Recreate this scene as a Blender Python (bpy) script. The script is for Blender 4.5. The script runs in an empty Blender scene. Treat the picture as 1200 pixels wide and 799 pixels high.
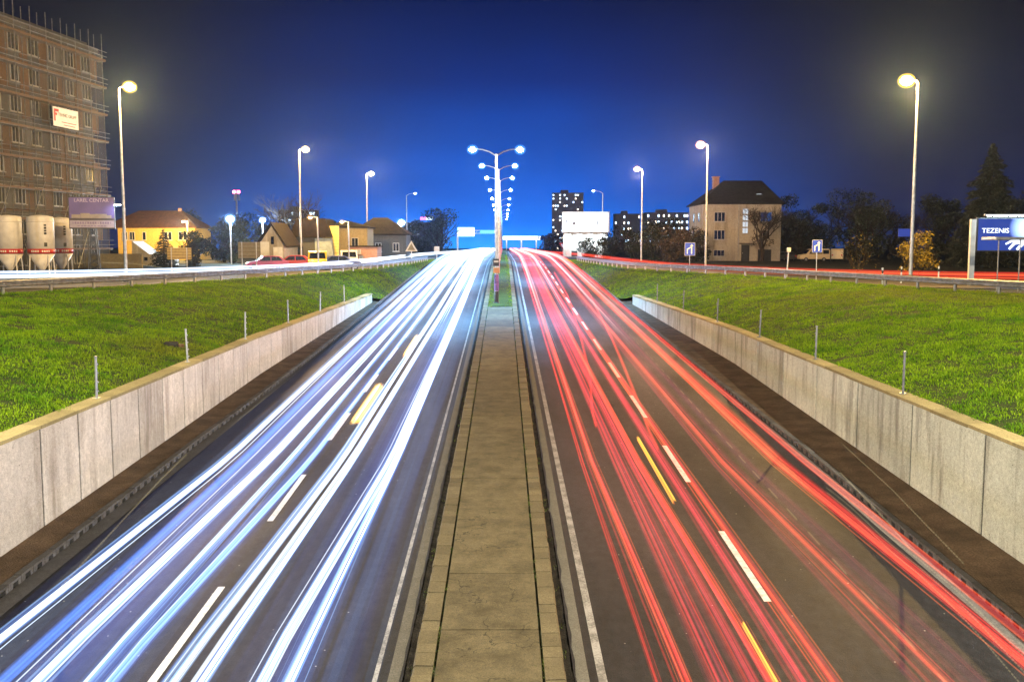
import bpy, math, random
import numpy as np
from mathutils import Vector, noise as mnoise

R = math.radians
random.seed(7)
rng = np.random.default_rng(7)
scn = bpy.context.scene
COL = scn.collection

# ------------------------------------------------------------------ camera
cam_d = bpy.data.cameras.new('camera')
cam = bpy.data.objects.new('camera', cam_d)
COL.objects.link(cam)
cam_d.sensor_width = 36.0
cam_d.lens = 34.5
cam_d.clip_start = 0.1
cam_d.clip_end = 4000
cam.location = (0.24, 0.0, 2.2)
cam.rotation_euler = (R(90 - 5.587), 0, R(-0.498))
scn.camera = cam

# ------------------------------------------------------------------ world, exposure
SUN_EL, SUN_ROT = R(-4.0), R(0)
world = bpy.data.worlds.new('World')
scn.world = world
world.use_nodes = True
wn, wl = world.node_tree.nodes, world.node_tree.links
wn.clear()
wout = wn.new('ShaderNodeOutputWorld')
wbg = wn.new('ShaderNodeBackground')          # dusk sky
sky = wn.new('ShaderNodeTexSky')
sky.sky_type = 'NISHITA'
sky.sun_disc = False
sky.sun_elevation = SUN_EL
sky.sun_rotation = SUN_ROT
wl.new(sky.outputs[0], wbg.inputs[0])
wbg.inputs[1].default_value = 0.004
# skyglow of the city: brightest low above the far end of the road, navy overhead
tc = wn.new('ShaderNodeTexCoord')
sep = wn.new('ShaderNodeSeparateXYZ')
wl.new(tc.outputs['Generated'], sep.inputs[0])
ramp = wn.new('ShaderNodeValToRGB')
wl.new(sep.outputs[2], ramp.inputs[0])
e = ramp.color_ramp.elements
e[0].position = 0.0;  e[0].color = (0.012, 0.21, 0.85, 1)
e[1].position = 0.55; e[1].color = (0.0002, 0.0010, 0.010, 1)
for p, c in ((0.022, (0.0, 0.105, 0.55, 1)), (0.05, (0.0, 0.064, 0.40, 1)), (0.10, (0.0, 0.033, 0.225, 1)), (0.16, (0.0, 0.0105, 0.100, 1)), (0.24, (0.0, 0.0028, 0.032, 1))):
    k = e.new(p); k.color = c
ramp2 = wn.new('ShaderNodeValToRGB')          # away from the town centre: grey violet cloud
wl.new(sep.outputs[2], ramp2.inputs[0])
e = ramp2.color_ramp.elements
e[0].position = 0.0;  e[0].color = (0.004, 0.0075, 0.034, 1)
e[1].position = 0.5; e[1].color = (0.0006, 0.0007, 0.0025, 1)
k = e.new(0.2); k.color = (0.0016, 0.0018, 0.0075, 1)
absx = wn.new('ShaderNodeMath'); absx.operation = 'ABSOLUTE'
wl.new(sep.outputs[0], absx.inputs[0])
mr = wn.new('ShaderNodeMapRange'); mr.interpolation_type = 'SMOOTHSTEP'
mr.inputs['From Min'].default_value = 0.03
mr.inputs['From Max'].default_value = 0.38
wl.new(absx.outputs[0], mr.inputs['Value'])
wmix = wn.new('ShaderNodeMix'); wmix.data_type = 'RGBA'
wl.new(mr.outputs['Result'], wmix.inputs['Factor'])
wl.new(ramp.outputs[0], wmix.inputs[6]); wl.new(ramp2.outputs[0], wmix.inputs[7])
wbg2 = wn.new('ShaderNodeBackground')
cl = wn.new('ShaderNodeTexNoise'); cl.inputs['Scale'].default_value = 3.5; cl.inputs['Detail'].default_value = 5
cm = wn.new('ShaderNodeMapping'); cm.inputs['Scale'].default_value = (1, 1, 3.0)      # thin uneven cloud
wl.new(tc.outputs['Generated'], cm.inputs[0]); wl.new(cm.outputs[0], cl.inputs['Vector'])
cr = wn.new('ShaderNodeMapRange'); cr.inputs[1].default_value = .3; cr.inputs[2].default_value = .7; cr.inputs[3].default_value = .78; cr.inputs[4].default_value = 1.22
wl.new(cl.outputs['Fac'], cr.inputs[0])
cmul = wn.new('ShaderNodeMix'); cmul.data_type = 'RGBA'; cmul.blend_type = 'MULTIPLY'; cmul.inputs['Factor'].default_value = 1
wl.new(wmix.outputs[2], cmul.inputs[6]); wl.new(cr.outputs[0], cmul.inputs[7])
wl.new(cmul.outputs[2], wbg2.inputs[0])
wbg2.inputs[1].default_value = 0.40
wadd = wn.new('ShaderNodeAddShader')
wl.new(wbg.outputs[0], wadd.inputs[0]); wl.new(wbg2.outputs[0], wadd.inputs[1])
wl.new(wadd.outputs[0], wout.inputs[0])

scn.view_settings.view_transform = 'Standard'
scn.view_settings.look = 'None'
scn.view_settings.gamma = 1
scn.view_settings.use_curve_mapping = False
scn.view_settings.exposure = 2.3
cy = scn.cycles
cy.use_denoising = True
cy.max_bounces = 6
cy.diffuse_bounces = 2
cy.glossy_bounces = 2
cy.transmission_bounces = 4
cy.transparent_max_bounces = 96
cy.volume_bounces = 0
cy.sample_clamp_indirect = 4
cy.sample_clamp_direct = 0
cy.caustics_reflective = False
cy.caustics_refractive = False
cy.use_light_tree = True

# ------------------------------------------------------------------ helpers
def hexlin(r, g, b): return (r, g, b, 1)

class MB:
    """collects polygons, links them as one mesh object"""
    def __init__(s): s.v, s.f, s.mi = [], [], []
    def add(s, vs, fs, m=0):
        b = len(s.v); s.v += [tuple(p) for p in vs]
        for f in fs: s.f.append([i + b for i in f]); s.mi.append(m)
    def box(s, c, d, rz=0, m=0, taper=1.0):
        x, y, z = (q / 2 for q in d); cs, sn = math.cos(rz), math.sin(rz); vs = []
        for k, (sx, sy, sz) in enumerate([(-1,-1,-1),(1,-1,-1),(1,1,-1),(-1,1,-1),(-1,-1,1),(1,-1,1),(1,1,1),(-1,1,1)]):
            t = taper if sz > 0 else 1
            px, py = sx*x*t, sy*y*t
            vs.append((c[0]+px*cs-py*sn, c[1]+px*sn+py*cs, c[2]+sz*z))
        s.add(vs, [(0,3,2,1),(4,5,6,7),(0,1,5,4),(1,2,6,5),(2,3,7,6),(3,0,4,7)], m)
    def tube(s, path, rad, n=8, m=0, cap=True):
        P = [Vector(p) for p in path]; N = len(P)
        rs = rad if hasattr(rad, '__len__') else [rad]*N
        vs, fs = [], []
        for i, p in enumerate(P):
            t = (P[min(i+1, N-1)] - P[max(i-1, 0)]).normalized()
            a = Vector((0,0,1)) if abs(t.z) < .9 else Vector((0,1,0))
            u = t.cross(a).normalized(); w = u.cross(t).normalized()
            for k in range(n):
                an = 2*math.pi*k/n
                vs.append(p + (u*math.cos(an) + w*math.sin(an))*rs[i])
        for i in range(N-1):
            for k in range(n):
                k2 = (k+1) % n
                fs.append((i*n+k, i*n+k2, (i+1)*n+k2, (i+1)*n+k))
        if cap:
            fs.append(tuple(range(n-1, -1, -1))); fs.append(tuple(range((N-1)*n, N*n)))
        s.add(vs, fs, m)
    def lathe(s, prof, n=20, c=(0,0,0), m=0):
        vs, fs = [], []
        for (r, z) in prof:
            for k in range(n):
                an = 2*math.pi*k/n; vs.append((c[0]+r*math.cos(an), c[1]+r*math.sin(an), c[2]+z))
        for i in range(len(prof)-1):
            for k in range(n):
                k2 = (k+1) % n; fs.append((i*n+k, i*n+k2, (i+1)*n+k2, (i+1)*n+k))
        fs.append(tuple(range(n-1, -1, -1))); fs.append(tuple(range((len(prof)-1)*n, len(prof)*n)))
        s.add(vs, fs, m)
    def prism(s, poly, axis, a, b, m=0):
        """poly of 2-D points extruded along axis ('x','y','z') from a to b"""
        def P(p, t):
            return (t, p[0], p[1]) if axis == 'x' else (p[0], t, p[1]) if axis == 'y' else (p[0], p[1], t)
        n = len(poly); vs = [P(p, a) for p in poly] + [P(p, b) for p in poly]
        fs = [tuple(range(n-1, -1, -1)), tuple(range(n, 2*n))]
        fs += [(i, (i+1) % n, n+(i+1) % n, n+i) for i in range(n)]
        s.add(vs, fs, m)
    def ball(s, c, r, n=10, k=6, m=0, sq=(1,1,1)):
        prof = [(max(.001, math.sin(math.pi*i/k))*r, -math.cos(math.pi*i/k)*r) for i in range(k+1)]
        b = len(s.v); s.lathe(prof, n, (0,0,0), m)
        for i in range(b, len(s.v)):
            x, y, z = s.v[i]; s.v[i] = (c[0]+x*sq[0], c[1]+y*sq[1], c[2]+z*sq[2])
    def build(s, name, mats, parent=None, smooth=False, bevel=0):
        me = bpy.data.meshes.new(name)
        me.from_pydata(s.v, [], s.f)
        for m in (mats if isinstance(mats, (list, tuple)) else [mats]): me.materials.append(m)
        if any(s.mi): me.polygons.foreach_set('material_index', s.mi)
        if smooth: me.polygons.foreach_set('use_smooth', [True]*len(me.polygons))
        me.update()
        import bmesh
        bm = bmesh.new(); bm.from_mesh(me); bmesh.ops.recalc_face_normals(bm, faces=bm.faces); bm.to_mesh(me); bm.free()
        o = bpy.data.objects.new(name, me); COL.objects.link(o)
        if parent: o.parent = parent
        if bevel:
            b = o.modifiers.new('bevel', 'BEVEL'); b.width = bevel; b.segments = 2; b.limit_method = 'ANGLE'
        return o

def tag(o, label, cat, group=None):
    o['label'] = label; o['category'] = cat
    if group: o['group'] = group
    return o
def thing(name, label, cat, loc=(0,0,0), rz=0, group=None):
    o = bpy.data.objects.new(name, None); COL.objects.link(o)
    o.location = loc; o.rotation_euler = (0,0,rz); o.empty_display_size = .3
    return tag(o, label, cat, group)
def struct(o, kind='structure'):
    o['kind'] = kind; return o
def copy_tree(o, parent=None):
    c = o.copy(); COL.objects.link(c)
    if parent: c.parent = parent
    for ch in list(o.children): copy_tree(ch, c)
    return c

# ------------------------------------------------------------------ materials
def nodes(m):
    m.use_nodes = True; return m.node_tree.nodes, m.node_tree.links
def mat(name, col, rough=.6, metal=0, var=.12, scale=3.0, bump=0.0, bscale=40, spec=.5):
    """principled with a little procedural mottling so nothing is a flat colour"""
    m = bpy.data.materials.new(name); n, l = nodes(m)
    b = n['Principled BSDF']; b.inputs['Roughness'].default_value = rough; b.inputs['Metallic'].default_value = metal
    b.inputs['Specular IOR Level'].default_value = spec
    tcn = n.new('ShaderNodeTexCoord'); nz = n.new('ShaderNodeTexNoise'); nz.inputs['Scale'].default_value = scale
    nz.inputs['Detail'].default_value = 6
    l.new(tcn.outputs['Object'], nz.inputs['Vector'])
    rp = n.new('ShaderNodeValToRGB'); l.new(nz.outputs['Fac'], rp.inputs[0])
    c = np.array(col[:3]); rp.color_ramp.elements[0].color = (*(c*(1-var*1.6)), 1); rp.color_ramp.elements[1].color = (*np.minimum(c*(1+var), 1), 1)
    rp.color_ramp.elements[0].position = .3; rp.color_ramp.elements[1].position = .7
    l.new(rp.outputs[0], b.inputs['Base Color'])
    if bump:
        n2 = n.new('ShaderNodeTexNoise'); n2.inputs['Scale'].default_value = bscale; n2.inputs['Detail'].default_value = 5
        l.new(tcn.outputs['Object'], n2.inputs['Vector'])
        bp = n.new('ShaderNodeBump'); bp.inputs['Strength'].default_value = bump; bp.inputs['Distance'].default_value = .02
        l.new(n2.outputs['Fac'], bp.inputs['Height']); l.new(bp.outputs[0], b.inputs['Normal'])
    return m
def emis(name, col, strength, sample='AUTO'):
    m = bpy.data.materials.new(name); n, l = nodes(m); n.clear()
    o = n.new('ShaderNodeOutputMaterial'); s = n.new('ShaderNodeEmission')
    s.inputs[0].default_value = (*col, 1); s.inputs[1].default_value = strength
    l.new(s.outputs[0], o.inputs[0]); m.cycles.emission_sampling = sample
    return m
def glow(name, col, strength):
    """light hanging in the air along the path of a moving lamp, or as an imitated halo round a lens: emits, hides nothing behind it"""
    m = bpy.data.materials.new(name); n, l = nodes(m); n.clear()
    o = n.new('ShaderNodeOutputMaterial'); s = n.new('ShaderNodeEmission'); t = n.new('ShaderNodeBsdfTransparent'); a = n.new('ShaderNodeAddShader')
    s.inputs[0].default_value = (*col, 1); s.inputs[1].default_value = strength
    l.new(s.outputs[0], a.inputs[0]); l.new(t.outputs[0], a.inputs[1]); l.new(a.outputs[0], o.inputs[0])
    m.cycles.emission_sampling = 'NONE'
    return m

def mix_col(n, l, fac, a, b, mode='MIX'):
    x = n.new('ShaderNodeMix'); x.data_type = 'RGBA'; x.blend_type = mode
    for sock, val in ((x.inputs['Factor'], fac), (x.inputs[6], a), (x.inputs[7], b)):
        if hasattr(val, 'is_linked'): l.new(val, sock)
        else: sock.default_value = val
    return x.outputs[2]
def noise_n(n, l, vec, scale, detail=6, stretch=None, rough=.55):
    if stretch:
        mp = n.new('ShaderNodeMapping'); mp.inputs['Scale'].default_value = stretch; l.new(vec, mp.inputs[0]); vec = mp.outputs[0]
    z = n.new('ShaderNodeTexNoise'); z.inputs['Scale'].default_value = scale; z.inputs['Detail'].default_value = detail
    z.inputs['Roughness'].default_value = rough
    l.new(vec, z.inputs['Vector']); return z.outputs['Fac']
def ramp_n(n, l, fac, p0, p1, c0=(0,0,0,1), c1=(1,1,1,1)):
    r = n.new('ShaderNodeValToRGB'); l.new(fac, r.inputs[0])
    r.color_ramp.elements[0].position = p0; r.color_ramp.elements[1].position = p1
    r.color_ramp.elements[0].color = c0; r.color_ramp.elements[1].color = c1
    return r.outputs[0]

def asphalt(name, base=(.046,.046,.050), wet=.42):
    m = bpy.data.materials.new(name); n, l = nodes(m); b = n['Principled BSDF']
    v = n.new('ShaderNodeTexCoord').outputs['Object']
    grain = noise_n(n, l, v, 55, 3)
    patch = noise_n(n, l, v, .35, 5, (1, .22, 1))
    tracks = noise_n(n, l, v, 1.0, 3, (1.6, .02, 1))
    c = np.array(base)
    col = ramp_n(n, l, grain, .32, .72, (*(c*.55), 1), (*(c*1.75), 1))
    col = mix_col(n, l, ramp_n(n, l, patch, .42, .62), col, (.55,.53,.50,1), 'MULTIPLY')
    col = mix_col(n, l, ramp_n(n, l, tracks, .40, .64, (0,0,0,1), (.5,.5,.5,1)), col, (.015,.015,.017,1))
    mot = noise_n(n, l, v, 5.5, 6, (1, .6, 1), .7)
    col = mix_col(n, l, 1.0, col, ramp_n(n, l, mot, .32, .70, (.55,.55,.55,1), (1.5,1.5,1.5,1)), 'MULTIPLY')
    # pale chips and grit
    vo = n.new('ShaderNodeTexVoronoi'); vo.inputs['Scale'].default_value = 2.6; l.new(v, vo.inputs['Vector'])
    col = mix_col(n, l, ramp_n(n, l, vo.outputs['Distance'], .03, .05, (1,1,1,1), (0,0,0,1)), col, (.20,.195,.18,1))
    # cracks
    vc = n.new('ShaderNodeTexVoronoi'); vc.feature = 'DISTANCE_TO_EDGE'; vc.inputs['Scale'].default_value = .22
    warp = n.new('ShaderNodeVectorMath'); warp.operation = 'ADD'
    nz = n.new('ShaderNodeTexNoise'); nz.inputs['Scale'].default_value = 1.3; l.new(v, nz.inputs['Vector'])
    l.new(v, warp.inputs[0]); l.new(nz.outputs['Color'], warp.inputs[1]); l.new(warp.outputs[0], vc.inputs['Vector'])
    ck = ramp_n(n, l, vc.outputs['Distance'], .004, .010, (1,1,1,1), (0,0,0,1))
    gate = ramp_n(n, l, noise_n(n, l, v, .12, 2), .44, .50)
    ckm = mix_col(n, l, 1.0, ck, gate, 'MULTIPLY')
    col = mix_col(n, l, ckm, col, (.012,.012,.012,1))
    l.new(col, b.inputs['Base Color'])
    l.new(ramp_n(n, l, patch, .3, .7, (wet,wet,wet,1), (wet+.22,)*3+(1,)), b.inputs['Roughness'])
    b.inputs['Specular IOR Level'].default_value = .22
    bp = n.new('ShaderNodeBump'); bp.inputs['Strength'].default_value = .55; bp.inputs['Distance'].default_value = .012
    l.new(grain, bp.inputs['Height']); l.new(bp.outputs[0], b.inputs['Normal'])
    return m

def concrete(name, base=(.36,.345,.32), streak=.55, stain=(.10,.09,.075), sc=1.0, crack=0):
    m = bpy.data.materials.new(name); n, l = nodes(m); b = n['Principled BSDF']
    tcn = n.new('ShaderNodeTexCoord'); v = tcn.outputs['Object']
    oi = n.new('ShaderNodeObjectInfo')
    fine = noise_n(n, l, v, 9*sc, 8)
    big = noise_n(n, l, v, .9*sc, 5)
    run = noise_n(n, l, v, 2.6*sc, 6, (1.0, 1.0, .12))
    c = np.array(base)
    col = ramp_n(n, l, fine, .3, .7, (*(c*.80), 1), (*(c*1.15), 1))
    col = mix_col(n, l, ramp_n(n, l, big, .35, .7, (0,0,0,1), (.55,.55,.55,1)), col, (*(c*.62), 1))
    col = mix_col(n, l, ramp_n(n, l, run, .50, .74, (0,0,0,1), (streak,)*3+(1,)), col, (*stain, 1))
    run2 = noise_n(n, l, v, 5*sc, 4, (1, 1, .06))
    col = mix_col(n, l, ramp_n(n, l, run2, .62, .75, (0,0,0,1), (.5,.5,.5,1)), col, (*np.minimum(c*1.5, .8), 1))
    vo = n.new('ShaderNodeTexVoronoi'); vo.inputs['Scale'].default_value = 2.2*sc; l.new(v, vo.inputs['Vector'])
    col = mix_col(n, l, ramp_n(n, l, vo.outputs['Distance'], .03, .05, (.8,.8,.8,1), (0,0,0,1)), col, (.07,.06,.05,1))
    tint = n.new('ShaderNodeMapRange'); tint.inputs[3].default_value = .82; tint.inputs[4].default_value = 1.12
    l.new(oi.outputs['Random'], tint.inputs[0])
    col = mix_col(n, l, 1.0, col, tint.outputs[0], 'MULTIPLY')
    if crack:
        vc = n.new('ShaderNodeTexVoronoi'); vc.feature = 'DISTANCE_TO_EDGE'; vc.inputs['Scale'].default_value = crack
        wp = n.new('ShaderNodeVectorMath'); wp.operation = 'ADD'; nz = n.new('ShaderNodeTexNoise'); nz.inputs['Scale'].default_value = 2.5; nz.inputs['Detail'].default_value = 6
        l.new(v, nz.inputs['Vector']); l.new(v, wp.inputs[0]); l.new(nz.outputs['Color'], wp.inputs[1]); l.new(wp.outputs[0], vc.inputs['Vector'])
        ck = mix_col(n, l, 1.0, ramp_n(n, l, vc.outputs['Distance'], .003, .009, (1,1,1,1), (0,0,0,1)), ramp_n(n, l, noise_n(n, l, v, .4, 2), .46, .52), 'MULTIPLY')
        col = mix_col(n, l, ck, col, (.03,.028,.015,1))
        blot = noise_n(n, l, v, 1.7, 7, None, .65)
        col = mix_col(n, l, 1.0, col, ramp_n(n, l, blot, .34, .62, (.58,.58,.55,1), (1.08,1.08,1.08,1)), 'MULTIPLY')
    ge = n.new('ShaderNodeNewGeometry'); t2 = n.new('ShaderNodeMapRange'); t2.inputs[3].default_value = .74; t2.inputs[4].default_value = 1.2
    l.new(ge.outputs['Random Per Island'], t2.inputs[0])
    if sc >= 1.5: col = mix_col(n, l, 1.0, col, t2.outputs[0], 'MULTIPLY')
    sp = noise_n(n, l, v, 48, 3)
    col = mix_col(n, l, 1.0, col, ramp_n(n, l, sp, .30, .70, (.62,.62,.62,1), (1.25,1.25,1.25,1)), 'MULTIPLY')
    l.new(col, b.inputs['Base Color']); b.inputs['Roughness'].default_value = .85; b.inputs['Specular IOR Level'].default_value = .25
    bp = n.new('ShaderNodeBump'); bp.inputs['Strength'].default_value = .4; bp.inputs['Distance'].default_value = .01
    l.new(fine, bp.inputs['Height']); l.new(bp.outputs[0], b.inputs['Normal'])
    return m

def soil(name, a, b_, scale=1.2):
    m = bpy.data.materials.new(name); n, l = nodes(m); b = n['Principled BSDF']
    v = n.new('ShaderNodeTexCoord').outputs['Object']
    big = noise_n(n, l, v, scale, 8); fine = noise_n(n, l, v, 26, 5)
    col = ramp_n(n, l, big, .35, .66, (*a, 1), (*b_, 1))
    col = mix_col(n, l, ramp_n(n, l, fine, .4, .65, (0,0,0,1), (.6,.6,.6,1)), col, (*(np.array(a)*.45), 1))
    l.new(col, b.inputs['Base Color']); b.inputs['Roughness'].default_value = .95; b.inputs['Specular IOR Level'].default_value = .15
    bp = n.new('ShaderNodeBump'); bp.inputs['Strength'].default_value = .7; bp.inputs['Distance'].default_value = .04
    l.new(fine, bp.inputs['Height']); l.new(bp.outputs[0], b.inputs['Normal'])
    return m

def leafmat(name, dark, light, rough=.6, trans=0.0, sc=.35):
    m = bpy.data.materials.new(name); n, l = nodes(m); b = n['Principled BSDF']
    v = n.new('ShaderNodeTexCoord').outputs['Object']
    at = n.new('ShaderNodeAttribute'); at.attribute_name = 'rnd'
    big = noise_n(n, l, v, sc, 4)
    add = n.new('ShaderNodeMath'); add.operation = 'MULTIPLY_ADD'
    l.new(at.outputs['Fac'], add.inputs[0]); add.inputs[1].default_value = .5; l.new(big, add.inputs[2])
    col = ramp_n(n, l, add.outputs[0], .45, 1.0, (*dark, 1), (*light, 1))
    l.new(col, b.inputs['Base Color']); b.inputs['Roughness'].default_value = rough; b.inputs['Specular IOR Level'].default_value = .25
    return m

M = {}
M['asphalt'] = asphalt('asphalt', (.0115,.0128,.0152), .56)
M['asphalt_side'] = asphalt('asphalt_side', (.045,.045,.047), .6)
M['concrete'] = concrete('concrete', (.50,.53,.44), .85)
M['concrete_pale'] = concrete('concrete_pale', (.64,.59,.53), .75, (.24,.20,.16))
M['coping'] = concrete('coping', (.33,.275,.13), .3, (.14,.11,.04), 1.6)
M['paving'] = concrete('paving', (.150,.122,.066), .25, (.09,.08,.05), 1.5, .62)
M['kerbstone'] = concrete('kerbstone', (.135,.110,.060), .3, (.085,.07,.04), 2.2)
M['gutter'] = concrete('gutter', (.10,.095,.09), .5, (.05,.045,.04), 1.6)
M['gutter_pale'] = concrete('gutter_pale', (.105,.098,.08), .5, (.08,.07,.05), 2.5)
M['strip'] = soil('strip', (.085,.058,.036), (.17,.115,.07), 1.5)
M['joint'] = mat('joint', (.018,.018,.014), .95)
M['moss'] = mat('moss', (.035,.042,.012), .95, var=.3, scale=12)
M['mud'] = soil('mud', (.016,.014,.011), (.05,.044,.034), 3.5)
M['paint'] = None
def paintmat():
    m = bpy.data.materials.new('road_paint'); n, l = nodes(m); b = n['Principled BSDF']
    v = n.new('ShaderNodeTexCoord').outputs['Object']
    w = noise_n(n, l, v, 26, 6); w2 = noise_n(n, l, v, 2.5, 3)
    f = mix_col(n, l, .5, w, w2)
    l.new(ramp_n(n, l, f, .43, .57, (.09,.088,.08,1), (.24,.235,.22,1)), b.inputs['Base Color'])
    b.inputs['Roughness'].default_value = .6
    return m
M['paint'] = paintmat()
M['paint_dash'] = mat('dash_paint', (.40,.395,.38), .6, var=.25, scale=9)
M['soil_slope'] = soil('soil_slope', (.020,.040,.008), (.050,.070,.012), .5)
M['ground'] = soil('ground', (.020,.024,.016), (.045,.045,.032), .15)
def grassmat():
    m = bpy.data.materials.new('grass'); n, l = nodes(m); b = n['Principled BSDF']
    v = n.new('ShaderNodeTexCoord').outputs['Object']; at = n.new('ShaderNodeAttribute'); at.attribute_name = 'rnd'
    tone = n.new('ShaderNodeMath'); tone.operation = 'MULTIPLY_ADD'
    l.new(at.outputs['Fac'], tone.inputs[0]); tone.inputs[1].default_value = .45; l.new(noise_n(n, l, v, .9, 5), tone.inputs[2])
    col = ramp_n(n, l, tone.outputs[0], .42, .98, (.036,.122,.003,1), (.25,.40,.008,1))
    dry = ramp_n(n, l, noise_n(n, l, v, .16, 4, (1, .6, 1)), .50, .68, (0,0,0,1), (.6,.6,.6,1))
    col = mix_col(n, l, dry, col, (.20,.19,.018,1))
    lush = ramp_n(n, l, noise_n(n, l, v, .35, 3), .55, .68, (0,0,0,1), (.55,.55,.55,1))
    col = mix_col(n, l, lush, col, (.040,.175,.005,1))
    l.new(col, b.inputs['Base Color']); b.inputs['Roughness'].default_value = .6; b.inputs['Specular IOR Level'].default_value = .15
    tr = n.new('ShaderNodeBsdfTranslucent'); l.new(col, tr.inputs[0]); mx = n.new('ShaderNodeMixShader'); mx.inputs[0].default_value = .35
    l.new(b.outputs[0], mx.inputs[1]); l.new(tr.outputs[0], mx.inputs[2]); l.new(mx.outputs[0], n['Material Output'].inputs[0])
    return m
M['grass'] = grassmat()
M['galv'] = mat('galvanised_steel', (.42,.43,.44), .42, .85, var=.18, scale=6)
M['rail'] = mat('rail_steel', (.20,.21,.23), .5, .6, var=.25, scale=4)
M['scaf'] = mat('scaffold_tube', (.13,.13,.135), .6, .3, var=.3)
M['dark_metal'] = mat('dark_metal', (.03,.03,.032), .5, .4)
M['white_paint'] = mat('white_paint', (.70,.70,.68), .5, var=.08)
M['silo_shell'] = mat('silo_shell', (.58,.57,.58), .5, var=.10, scale=2)
M['red_paint'] = mat('red_paint', (.42,.02,.02), .45, var=.1)
M['black_paint'] = mat('black_paint', (.02,.02,.022), .45)
M['blue_sign'] = mat('blue_sign', (.02,.06,.55), .35, var=.05)
M['tan_board'] = mat('tan_board', (.20,.16,.08), .7, var=.12, scale=5)
M['grey_board'] = mat('grey_board', (.16,.14,.10), .7, var=.12, scale=5)
M['glass_dark'] = mat('window_glass', (.012,.014,.018), .12, 0, var=.3)
M['frame_white'] = mat('frame_white', (.45,.44,.42), .5)
M['render_grey'] = concrete('render_grey', (.095,.093,.09), .35, (.11,.10,.09), .5)
M['render_orange'] = concrete('render_orange', (.14,.070,.024), .3, (.20,.10,.04), .5)
M['render_cream'] = concrete('render_cream', (.50,.46,.38), .6, (.19,.145,.08), .35)
M['render_yellow'] = concrete('render_yellow', (.60,.40,.09), .2, (.40,.25,.06), .4)
M['tower_wall'] = mat('tower_wall', (.42,.42,.44), .8)
M['render_white'] = concrete('render_white', (.50,.48,.44), .2, (.3,.27,.22), .5)
M['roof_dark'] = soil('roof_dark', (.018,.013,.011), (.035,.026,.022), 2.0)
M['roof_brown'] = soil('roof_brown', (.085,.038,.018), (.14,.06,.028), 2.0)
M['plaster_blue'] = mat('plaster_blue', (.28,.33,.36), .8)
M['wood'] = mat('wood', (.11,.065,.03), .8, var=.25, scale=8)
M['bark'] = soil('bark', (.030,.022,.015), (.07,.052,.036), 4)
M['leaf_dark'] = leafmat('leaf_dark', (.010,.014,.006), (.045,.050,.018), sc=.6)
M['leaf_conifer'] = leafmat('leaf_conifer', (.010,.012,.007), (.034,.038,.022), sc=.8)
M['leaf_yellow'] = leafmat('leaf_yellow', (.05,.038,.006), (.24,.17,.015), sc=.7)
M['leaf_brown'] = leafmat('leaf_brown', (.022,.016,.009), (.075,.055,.028), sc=.7)

# brick for the low wall and gables
def brick():
    m = bpy.data.materials.new('brick'); n, l = nodes(m); b = n['Principled BSDF']
    v = n.new('ShaderNodeTexCoord').outputs['Object']
    mp = n.new('ShaderNodeMapping'); mp.inputs['Rotation'].default_value = (R(90), 0, 0); l.new(v, mp.inputs[0])
    br = n.new('ShaderNodeTexBrick'); br.inputs['Scale'].default_value = 2.2
    br.inputs['Color1'].default_value = (.34,.15,.10,1); br.inputs['Color2'].default_value = (.42,.21,.14,1); br.inputs['Mortar'].default_value = (.35,.31,.27,1)
    l.new(mp.outputs[0], br.inputs['Vector']); l.new(br.outputs['Color'], b.inputs['Base Color']); b.inputs['Roughness'].default_value = .85
    return m
M['brick'] = brick()

M['weed'] = leafmat('weed', (.025,.045,.008), (.10,.13,.02), .6, sc=3)
def blades(name, pts, hs, m, width=.02, lean=.5, seed=1, per=1):
    """one mesh of bent grass blades (two quads + tip as 2 faces)"""
    rg = np.random.default_rng(seed); P = np.repeat(np.array(pts), per, axis=0); n = len(P)
    P[:, :2] += rg.normal(0, .05, (n, 2)) if per > 1 else 0
    h = np.repeat(np.array(hs), per)*rg.uniform(.55, 1.3, n)
    a = rg.uniform(0, 2*np.pi, n); d = np.stack([np.cos(a), np.sin(a)], 1)
    b = rg.uniform(0, 2*np.pi, n); w = np.stack([np.cos(b), np.sin(b)], 1)*width*rg.uniform(.7, 1.5, (n, 1))
    ln = rg.uniform(.1, 1, n)*lean
    z0 = P[:, 2]-.02
    mid = P[:, :2] + d*(h*ln*.35)[:, None]; tip = P[:, :2] + d*(h*ln)[:, None]
    V = np.empty((n, 5, 3))
    V[:, 0, :2] = P[:, :2]-w; V[:, 0, 2] = z0
    V[:, 1, :2] = P[:, :2]+w; V[:, 1, 2] = z0
    V[:, 2, :2] = mid+w*.7; V[:, 2, 2] = z0+h*.62
    V[:, 3, :2] = mid-w*.7; V[:, 3, 2] = z0+h*.62
    V[:, 4, :2] = tip; V[:, 4, 2] = z0+h*(1-.25*ln)
    base = np.arange(n)*5
    quads = np.stack([base, base+1, base+2, base+3], 1); tris = np.stack([base+3, base+2, base+4], 1)
    loops = np.concatenate([np.concatenate([quads, tris], 1).ravel()])
    me = bpy.data.meshes.new(name); me.vertices.add(n*5); me.vertices.foreach_set('co', V.ravel())
    me.loops.add(n*7); me.loops.foreach_set('vertex_index', loops.astype(np.int32))
    me.polygons.add(n*2)
    ls = np.empty(n*2, np.int32); ls[0::2] = np.arange(n)*7; ls[1::2] = np.arange(n)*7+4
    me.polygons.foreach_set('loop_start', ls)
    me.update(calc_edges=True)
    at = me.attributes.new('rnd', 'FLOAT', 'FACE'); r_ = np.repeat(rg.uniform(0, 1, n), 2); at.data.foreach_set('value', r_)
    me.materials.append(m)
    o = bpy.data.objects.new(name, me); COL.objects.link(o); return o

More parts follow.
